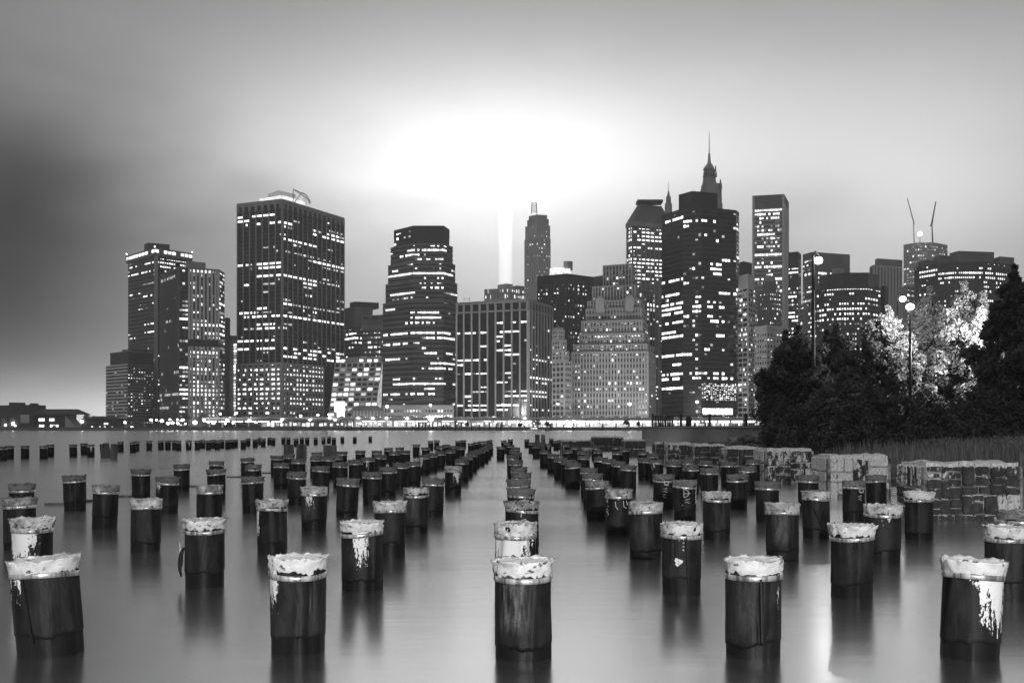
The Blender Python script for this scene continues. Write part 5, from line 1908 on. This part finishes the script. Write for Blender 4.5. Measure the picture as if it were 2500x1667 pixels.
# what sets the near piles apart: label, paint, paint angle, width, lean x (deg), radius, cap darkness
SPECIAL = {
    (124, 1360): ('stout leaning black pile with white paint runs under a pale folded cap', .62, -.75, 1.5, -4.5, .225, 0),
    (80, 1264): ('black pile plastered with a big white paint patch directly behind the stout leaning pile', 1.25, -.25, 1.7, 0, .20, .1),
    (48, 1215): ('black pile with a sagging strap half hidden behind the paint-plastered pile', .15, -1, 1, 0, .20, .45),
    (53, 1181): ('black pile with a low dark cap behind the pile with the sagging strap', 0, 0, 1, 0, .20, .6),
    (256, 1184): ('black pile with a scalloped grey cap, narrower at the water than at the rim', 0, 0, 1, 2, .195, .4),
    (355, 1217): ('black pile with a sharp peak on its crumpled cap', 0, 0, 1, 1, .195, .15),
    (500, 1266): ('black pile with a torn strip hanging off its side', .12, -1.2, .8, 0, .20, .05),
    (511, 1184): ('black pile with light flakes on its cap beside the pile with the torn strip', 0, 0, 1, 0, .20, .35),
    (664, 1220): ('narrow black pile with a white painted stripe down one edge', 1.4, -1.15, .7, 0, .19, .2),
    (728, 1357): ('big black pile with a white paint tongue below its strap and a thick white cap', .85, -.85, .65, 0, .20, -.25),
    (884, 1271): ('black pile with many thin white paint drips fanning down its front', 1.0, .15, 1.1, 0, .20, -.1),
    (766, 1188): ('black pile streaked with grey scrapes and spots of paint', .6, -.2, 1.2, 1, .20, .15),
    (952, 1224): ('black pile with a torn bottom edge and a flat flapping cap', .2, .1, .9, 0, .205, .1),
    (1016, 1190): ('black pile with a tall peaked cap and a pale scrape on its side', .35, .5, .6, 0, .20, .3),
    (1106, 1138): ('black pile with white paint dribbling from its strap, last painted one in its row', 1.05, 0, .9, 0, .20, .3),
    (1277, 1365): ('big black pile with a brushed grey smear down its front and a tilted strap', .25, 1.2, .7, 0, .20, -.1),
    (1258, 1275): ('black pile streaked white all round directly behind the smeared one', 1.35, -.3, 2.4, 0, .20, .15),
    (1274, 1223): ('black pile with chalk letters, second behind the white-streaked pile', 0, 0, 1, 0, .20, .4),
    (1664, 1276): ('black pile with a row of rivets below its strap and a round white splash', .45, -.35, 1.0, 0, .20, .1),
    (1576, 1226): ('dull black pile with a smooth sleeve and a pale turned-over rim', 0, 0, 1, 0, .205, .25),
    (1510, 1194): ('black pile with chalk squiggles at its edge and a bristling cap', .1, .3, .8, 0, .20, .35),
    (1458, 1174): ('plain black pile standing in front of two close piles with grey caps', 0, 0, 1, 0, .20, .55),
    (1620, 1158): ('black pile with vertical chalk writing and a level dark cap', 0, 0, 1, 0, .20, .7),
    (1672, 1172): ('black pile with a large chalk letter D', 0, 0, 1, 0, .205, .5),
    (1750, 1200): ('black pile with a ruffled white cap trailing a torn corner', 0, 0, 1, 0, .20, .1),
    (1840, 1362): ('big black pile with a diagonal fold, a dark seam and a ragged white cap', .5, .85, .6, 0, .20, -.1),
    (1910, 1228): ('black pile with pale cloudy stains below its strap', .25, .3, .8, 0, .20, .2),
    (1992, 1198): ('black pile with a slanting pleat and a white lump on its cap', 0, 0, 1, 0, .195, .2),
    (2084, 1174): ('black pile with two looping chalk marks below its strap', 0, 0, 1, 0, .20, .6),
    (2154, 1232): ('black pile with pale blotches tucked behind the smooth-capped pile', .4, -.1, .9, 0, .20, .1),
    (2080, 1280): ('black pile with a smooth pale wrapped cap and a straight strap', .12, 0, .6, 0, .205, -.25),
    (2244, 1200): ('black pile with an open cup-shaped white top beside the largest stone block', 0, 0, 1, 0, .20, -.2),
    (2366, 1364): ('big leaning black pile thickly spattered with white paint down one side', 1.15, .62, 1.9, 3.0, .205, -.3),
    (2460, 1284): ('black pile with white cap half cut off behind the spattered leaning pile', .1, 0, 1, 0, .20, 0),
    (2484, 1246): ('black pile with a seam of white rivets against the largest stone block', 0, 0, 1, 0, .20, .5),
}

VARS = [pile_meshes(.20, 500 + i, 24, False) for i in range(10)]
placed = []
PILE_OBJ = {}
for i, (x, y) in enumerate(PILES):
    D = F * (CAMH - PH) / (y - HZ)
    X = pxx(x, D)
    ok = True
    for (a, c) in placed:
        d = math.hypot(a - X, c - D)
        if d < .46: ok = False
    if not ok:
        D *= 1.04
        X = pxx(x, D)
        if any(math.hypot(a - X, c - D) < .44 for a, c in placed): continue
    placed.append((X, D))
    sp = SPECIAL.get((x, y))
    outer = i >= len(PILES) - 45
    if sp:
        lab, paint, pang, pwid, lean, R, cap_dark = sp
        grp = None
    else:
        paint, pang, pwid, lean, R = 0.0, 0.0, 1.0, random.gauss(0, 1.0), .20
        if random.random() < .12: paint, pang, pwid = random.uniform(.5, .9), random.uniform(-.8, .8), .8
        cap_dark = random.uniform(.6, 1.1)  # caps of the remaining piles set darker
        row = round((x - 1225) * D / F / 1.62)
        lead = {0: 'the smeared pile', -1: 'the pile with the white paint tongue', -2: 'the stout leaning pile', 1: 'the pile with the diagonal fold', 2: 'the spattered leaning pile'}.get(row)
        if outer:
            lab, grp = 'distant black pile with a thin bright strap in the separate outer row', 'piles of the outer row'
        elif paint > 0:
            lab, grp = 'grey-capped black pile with a little white paint among the plain ones', 'slightly painted piles'
        elif lead:
            lab, grp = ('far dark-capped' if D > 38 else 'grey-capped') + ' black pile in the row behind ' + lead, ('far piles' if D > 38 else 'piles') + ' of the row behind ' + lead
        elif D > 38:
            lab, grp = 'far black pile with a dark cap where the rows crowd together', 'crowded far piles'
        else:
            lab, grp = 'black sleeved pile with a grey cloth cap in the middle of the field', 'piles in the middle of the field'
    near = D < 24
    ms = pile_meshes(R, i + 1, 64, True) if near else random.choice(VARS)
    r = empty('pile', (X, D, 0), lab, 'pile', grp)
    r.rotation_euler = (math.radians(random.gauss(0, .6)), math.radians(lean), 0 if near else random.uniform(-.6, .6))
    for k in ('timber', 'sleeve', 'strap', 'cap'):
        o = obj(k, ms[k], r)
        o['paint'] = float(paint); o['pang'] = float(pang); o['pwid'] = float(pwid); o['cap_dark'] = float(cap_dark)
        o['smear'] = {(1277, 1365): 1.0, (1910, 1228): .6, (1016, 1190): .5, (1576, 1226): .3, (766, 1188): .4, (1840, 1362): .25}.get((x, y), 0.0)
    PILE_OBJ[(x, y)] = ([c for c in r.children if c.name.startswith('sleeve')][0], R)


def on_pile(key, strokes, name='chalk_mark', th=.006, rr=None, mat=None):
    """strokes drawn on the front of a pile: (angle, height) polylines"""
    r, R = PILE_OBJ[key]
    m = MB()
    for st in strokes:
        P = [((R * 1.035) * math.sin(a), -(R * 1.035) * math.cos(a), z) for a, z in st]
        m.tube(P, [th] * len(P), 5)
    return m.build(name, mat or M_CHALK, r)


def arc(ca, cz, ra, rz, a0, a1, n=10):
    return [(ca + ra * math.cos(a0 + (a1 - a0) * i / n), cz + rz * math.sin(a0 + (a1 - a0) * i / n)) for i in range(n + 1)]


# letters run down the piles, turned on their side
on_pile((1672, 1172), [[(-.25, .54), (-.25, .40)], arc(-.25, .47, .42, .07, math.pi / 2, -math.pi / 2), [(-.25, .46), (.3, .465)],
                       [(.25, .37), (-.15, .355), (.15, .335), (-.15, .315), (.25, .295)], [(-.3, .26), (-.4, .25)]])
on_pile((1672, 1172), [[(.95, .55), (1.05, .50), (.92, .46), (1.05, .42), (.92, .38), (1.05, .33), (.95, .28)]])
on_pile((1620, 1158), [arc(.15, .53, .25, .03, 0, 6.0), [(-.1, .50), (.35, .48)], [(.2, .43), (-.2, .41), (.2, .39), (-.2, .37), (.2, .35)], [(.1, .30), (-.2, .30), (-.2, .26), (.1, .24)]])
on_pile((2084, 1174), [arc(.35, .53, .22, .03, 0, 6.2), [(.15, .52), (.55, .50)], [(.35, .45), (.05, .43), (.35, .41), (.05, .39), (.35, .37)]])
on_pile((1274, 1223), [[(.25, .55), (-.05, .55), (-.05, .50)], [(.25, .47), (-.05, .46), (.15, .44), (-.05, .42), (.25, .41)]])
on_pile((1510, 1194), [[(-1.15, .54), (-.95, .53), (-1.15, .51), (-.95, .50)], [(-1.0, .45), (-.9, .44)], [(-1.1, .40), (-.9, .38), (-1.15, .36), (-.9, .33), (-1.0, .29)],
                       [(-.35, .52), (-.3, .44), (-.15, .40)], [(.25, .53), (.3, .44), (.5, .42)], [(.5, .53), (.6, .46)]])


def rivets(key, a, zs, rad=.012):
    r, R = PILE_OBJ[key]
    for z in zs:
        m = MB(); m.ball(((R * 1.03) * math.sin(a), -(R * 1.03) * math.cos(a), z), rad, 8, 6)
        m.build('rivet', M_BAND, r, True)


rivets((1664, 1276), -.08, (.55, .515, .48, .445))
rivets((2484, 1246), .1, (.60, .54, .48, .42, .36))
rivets((1510, 1194), -.1, (.545,))


def seam(key, a0, a1, w=.012):
    on_pile(key, [[(a0 + (a1 - a0) * i / 10, .57 - .45 * i / 10) for i in range(11)]], 'seam', w, mat=M_TIMBER)


seam((124, 1360), -.25, -.05)
seam((1840, 1362), 0.0, .05)
seam((1664, 1276), .05, .15)
seam((1992, 1198), -.7, .3, .016)
# grey brushed smear on the centre pile, white splash discs
r, R = PILE_OBJ[(1664, 1276)]
m = MB()
V = [(0, 0, 0)]
for k in range(18):
    t = 2 * math.pi * k / 18
    rad = .036 * (1 + .25 * math.sin(3 * t + 1) + .1 * math.sin(7 * t))
    V.append((rad * math.cos(t), 0, rad * math.sin(t)))
a = -.32
VV = [((R * 1.03) * math.sin(a + v[0] / R), -(R * 1.03) * math.cos(a + v[0] / R), .33 + v[2]) for v in V]
obj('paint_splash', mesh('paint_splash', VV, [(0, k, k % 18 + 1) for k in range(1, 19)], M_WHITE), r)
# torn strip on the pile at the left
r, R = PILE_OBJ[(500, 1266)]
m = MB()
m.tube([(-.20, -.05, .40), (-.225, -.06, .33), (-.235, -.05, .26), (-.24, -.06, .18), (-.23, -.04, .10)], [.012, .02, .026, .018, .008], 6)
m.build('torn_strip', M_SLEEVE, r, True)
m = MB()
m.tube([(-.21, -.06, .42), (-.235, -.07, .45), (-.228, -.08, .38), (-.25, -.07, .34)], [.004, .006, .005, .003], 5)
m.build('white_shred', M_CAP, r, True)

# broken timber stumps among the piles
def stump(x, y, w, h, label, seed, tilt=0):
    D = F * (CAMH - PH) / (y + h * .0 - HZ) if y > 1084 else 60
    ww = w * D / F
    rr = random.Random(seed)
    zt = zof(y, D)
    m = MB()
    pts = [(-ww / 2, -.16), (ww / 2, -.16), (ww / 2, .16), (-ww / 2, .16)]
    m.prism(pts, -.4, zt * .8)
    n = len(m.v)
    for k in range(4):
        a = -ww / 2 + k * ww / 4
        m.box((a + ww / 8, rr.uniform(-.03, .03), zt * .85 + rr.uniform(-.02, .02)), (ww / 4 - .012, .30, zt * .5 + rr.uniform(0, .06)))
    o = m.build('timber_stump', M_DRYWOOD, loc=(pxx(x, D), D, 0))
    o.rotation_euler = (0, math.radians(tilt), rr.uniform(-.3, .3))
    tag(o, label, 'stump')


stump(705, 1089, 24, 0, 'square broken timber stump, darker of two standing above the capped piles', 1)
stump(736, 1088, 22, 0, 'square broken timber stump, paler of two standing above the capped piles', 2)
stump(806, 1091, 32, 0, 'wide split timber stump standing above the crowded piles', 3)
stump(258, 1086, 18, 0, 'jagged leaning stump beside a broken one in the outer row', 4, -6)
stump(277, 1088, 13, 0, 'short broken stump next to the jagged leaning one', 5, 4)
stump(1312, 1066, 10, 0, 'first of two upright stumps at the far end of the rows', 6)
stump(1326, 1065, 10, 0, 'second of two upright stumps at the far end of the rows', 7)

# floating planks
for i, (xa, xb, y, lab) in enumerate(((112, 160, 1232, 'floating plank touching the pile with the tilted strap'), (205, 222, 1224, 'short floating plank behind the scalloped-cap pile'), (290, 318, 1213, 'floating plank next to the crumpled peak pile'),
                                      (462, 492, 1188, 'floating plank between two close piles'), (555, 590, 1165, 'floating plank beyond the light-flaked pile'), (640, 664, 1155, 'short floating plank near the plain grey-capped piles'))):
    D = F * CAMH / (y - HZ)
    L = (xb - xa) * D / F
    m = MB()
    m.box((0, 0, .015), (L, .13, .05))
    m.box((.05, .10, .005), (L * .8, .07, .04))
    o = m.build('floating_plank', M_DRYWOOD, loc=(pxx((xa + xb) / 2, D), D, 0))
    tag(o, lab, 'plank')

# ------------------------------------------------------------------ stone pier blocks with guano
def stone_mat():
    m, q, out = newmat('guano_stone')
    L = m.node_tree.links.new
    t = q.n('ShaderNodeTexCoord'); oi = q.n('ShaderNodeObjectInfo')
    a = q.n('ShaderNodeVectorMath', operation='ADD')
    L(t.outputs['Object'], a.inputs[0]); L(oi.outputs['Location'], a.inputs[1])
    g = q.n('ShaderNodeAttribute', attribute_type='OBJECT', attribute_name='guano')
    geo = q.n('ShaderNodeNewGeometry')
    sp = q.n('ShaderNodeSeparateXYZ'); L(geo.outputs['Normal'], sp.inputs[0])
    n1 = q.noise(q.scale(a.outputs[0], (1, 1, .35)), 6.5, 5, .65)
    n2 = q.noise(a.outputs[0], 22, 4, .6)
    f = q.m('ADD', q.m('ADD', q.m('MULTIPLY', n1, .7), q.m('MULTIPLY', n2, .3)), q.m('MULTIPLY', g.outputs['Fac'], .5))
    f = q.m('ADD', f, q.m('MULTIPLY', q.m('MAXIMUM', sp.outputs[2], 0.0), .30))
    mask = q.rng(f, .66, .74)
    base = q.rng(n1, .3, .7, .02, .07)
    col = q.m('ADD', q.m('MULTIPLY', base, q.m('SUBTRACT', 1.0, mask)), q.m('MULTIPLY', mask, q.rng(n2, .3, .7, .42, .78)))
    p = q.n('ShaderNodeBsdfPrincipled')
    q.put(p.inputs['Base Color'], q.grey(col)); p.inputs['Roughness'].default_value = .8
    bn = q.n('ShaderNodeBump'); bn.inputs['Strength'].default_value = .6; bn.inputs['Distance'].default_value = .03
    q.put(bn.inputs['Height'], q.m('ADD', n1, n2)); L(bn.outputs[0], p.inputs['Normal'])
    L(p.outputs[0], out.inputs[0])
    return m


M_GUANO = stone_mat()
M_MORTAR = simple('guano_mortar', .03, .42, 3.5, .9, bump=.5)


def rough_block(rr, s, seed):
    """bevelled, slightly irregular stone centred at the origin"""
    m = MB()
    bx, bz = min(.03, s[0] * .15), min(.03, s[2] * .15)
    pts = [(-s[0] / 2 + bx, -s[2] / 2), (s[0] / 2 - bx, -s[2] / 2), (s[0] / 2, -s[2] / 2 + bz), (s[0] / 2, s[2] / 2 - bz), (s[0] / 2 - bx, s[2] / 2), (-s[0] / 2 + bx, s[2] / 2), (-s[0] / 2, s[2] / 2 - bz), (-s[0] / 2, -s[2] / 2 + bz)]
    V = []
    for yy, k in ((-s[1] / 2, .90), (-s[1] / 2 + .03, 1.0), (s[1] / 2, 1.0)):
        for p in pts:
            V.append((p[0] * k + rr.uniform(-.008, .008), yy + rr.uniform(-.012, .012), p[1] * k + rr.uniform(-.008, .008)))
    Fc = [tuple(range(8)), tuple(range(23, 15, -1))]
    for i in range(2):
        for k in range(8):
            j = (k + 1) % 8
            Fc.append((i * 8 + k, (i + 1) * 8 + k, (i + 1) * 8 + j, i * 8 + j))
    return V, Fc


def stone_pier(x0, x1, ytop, D, depth, rows, cols, guano, label, seed, rz=0.0, side=False, h=None):
    rr = random.Random(seed)
    Wd = (x1 - x0) * D / F
    H = zof(ytop, D) if h is None else h
    rt = empty('stone_pier', (pxx((x0 + x1) / 2, D), D + depth / 2, 0), label, 'stone block')
    rt.rotation_euler = (0, 0, rz)
    m = MB()
    m.box((0, 0, H / 2 - .25 - .02), (Wd + .10, depth + .09, H + .5 - .08))
    m.build('rubble_core', M_MORTAR, rt)
    def split(x_, z_, w_, h_, n_):
        if n_ <= 1: return [(x_, z_, w_, h_)]
        na = n_ // 2
        f = na / n_ + rr.uniform(-.13, .13)
        if w_ * rr.uniform(.75, 1.25) > h_ * 1.15:
            return split(x_, z_, w_ * f, h_, na) + split(x_ + w_ * f, z_, w_ * (1 - f), h_, n_ - na)
        return split(x_, z_, w_, h_ * f, na) + split(x_, z_ + h_ * f, w_, h_ * (1 - f), n_ - na)

    for fx, fy, fw, frz, cnt in ((0, -depth / 2, Wd, 0.0, rows * cols), (-Wd / 2 + .02, .05, depth, -math.pi / 2, max(3, rows * 2)), (Wd / 2 - .02, .05, depth, math.pi / 2, max(3, rows * 2))):
        for (x_, z_, w_, h_) in split(-fw / 2, -.1, fw, H + .06, cnt):
            V, Fc = rough_block(rr, (max(w_ - .012, .03), .16, max(h_ - .012, .03)), seed)
            cx_, cz_ = x_ + w_ / 2, z_ + h_ / 2
            o = obj('stone', mesh('stone', V, Fc, M_GUANO), rt,
                    (fx + cx_ * math.cos(frz) , fy + cx_ * math.sin(frz) + (rr.uniform(-.02, .02) if not frz else 0), cz_), frz)
            gg = guano + rr.gauss(0, .10) + (.22 if frz else 0)
            if cz_ > H * .82: gg += .15
            if guano < .1 and cx_ > fw * .22 and cz_ < H * .45 and not frz: gg += .40
            o['guano'] = gg
    # capping stones
    nc = max(2, cols // 2)
    xx = -Wd / 2
    cw = [rr.uniform(.7, 1.3) for _ in range(nc)]
    for c_ in cw:
        w = c_ / sum(cw) * Wd
        gx, gy = 7, 6
        V, Fc = [], []
        for j in range(gy):
            for k in range(gx):
                V.append(((k / (gx - 1) - .5) * (w - .02), (j / (gy - 1) - .5) * (depth + .02), .03 + .07 * mnoise.noise(Vector(((xx + k * w / 6) * 3, j * .5, seed))) + rr.uniform(-.008, .008)))
        for j in range(gy - 1):
            for k in range(gx - 1):
                Fc.append((j * gx + k, j * gx + k + 1, (j + 1) * gx + k + 1, (j + 1) * gx + k))
        n0 = len(V)
        ed = [k for k in range(gx)] + [j * gx + gx - 1 for j in range(1, gy)] + [(gy - 1) * gx + k for k in range(gx - 2, -1, -1)] + [j * gx for j in range(gy - 2, 0, -1)]
        V += [(V[e][0], V[e][1], -.10) for e in ed]
        for q_ in range(len(ed)):
            q2 = (q_ + 1) % len(ed)
            Fc.append((n0 + q_, n0 + q2, ed[q2], ed[q_]))
        o = obj('cap_stone', mesh('cap_stone', V, Fc, M_GUANO), rt, (xx + w / 2, 0, H - .02))
        o['guano'] = guano + .6
        xx += w


stone_pier(2252, 2486, 1131, 18.3, 1.0, 6, 7, .09, 'largest stone pier block, dark masonry with white mortar and a white droppings crust', 31, .06)
stone_pier(2020, 2166, 1113, 23.8, 1.0, 4, 3, .56, 'stone pier block almost wholly whitened with droppings', 32, .06)
stone_pier(1868, 1980, 1096, 30.0, 1.1, 4, 3, .36, 'stone pier block with white crust and dark stones showing through', 33, .05)
stone_pier(1775, 1852, 1092, 34.5, 1.0, 3, 3, .06, 'small grey stone pier block between the whitened block and the streaked ones', 34)
stone_pier(1695, 1770, 1085, 40.5, 1.0, 3, 4, .05, 'dark stone pier block with thin white drips', 35)
stone_pier(1634, 1692, 1082, 43.0, 1.0, 3, 3, .14, 'stone pier block with one white patch running down it', 36)
stone_pier(1602, 1631, 1080, 45.0, .8, 2, 2, -.15, 'black stone pier block at the end of the streaked blocks', 37)
stone_pier(1525, 1575, 1074, 58.0, 1.4, 2, 3, .0, 'plain grey far stone pier block near the bulkhead corner', 38, h=.95)
stone_pier(1450, 1520, 1068, 72.0, 2.0, 2, 4, .0, 'far sloping stone pier block beyond the crowded piles', 39, h=1.0)
stone_pier(1372, 1442, 1073, 60.0, 1.5, 2, 4, -.08, 'far low dark stone pier block behind the crowded piles', 40, h=.9)

# ------------------------------------------------------------------ the shore behind the camera with an assumed park lamp, added to light the piles
m = MB()
m.box((0, -14.4, -.6), (60, 31, 1.6))
tag(m.build('near_shore', M_SOIL), 'near shore path where the viewer stands', kind='structure')
rt = empty('assumed_lamp', (2.4, -9.0, .2), 'assumed park lamp on the near shore path lighting the first piles', 'street lamp')  # unseen lamp, assumed from the light on the nearest piles
m = MB()
m.tube([(0, 0, 0), (0, 0, .4), (0, 0, .45), (0, 0, 5.6)], [.16, .13, .07, .05], 10)
m.build('pole', M_BLACKMETAL, rt, True)
m = MB()
m.tube([(0, 0, 6.02), (0, 0, 6.1), (0, 0, 6.16)], [.34, .3, .06], 14)
m.build('shade', M_BLACKMETAL, rt)
m = MB()
m.ball((0, 0, 5.8), .17, 12, 8)
m.build('globe', M_LAMP, rt, True)
l = bpy.data.lights.new('bulb', 'POINT')
l.energy = 12500
l.shadow_soft_size = .12
lo = bpy.data.objects.new('bulb', l)
COL.objects.link(lo)
lo.parent = rt
lo.location = (0, .32, 5.8)

# ------------------------------------------------------------------ haze over the river and city
m, q, out = newmat('night_haze')
v = q.n('ShaderNodeVolumePrincipled')
v.inputs['Color'].default_value = (.95, .95, .95, 1)
v.inputs['Density'].default_value = 0.00018
v.inputs['Anisotropy'].default_value = 0.3
m.node_tree.links.new(v.outputs[0], out.inputs['Volume'])
k = MB()
k.box((0, 0, 0), (3060, 1975, 334))
o = k.build('haze', m, loc=(0, 912.5, 165))
tag(o, 'thin night haze over the river and the city', kind='stuff')
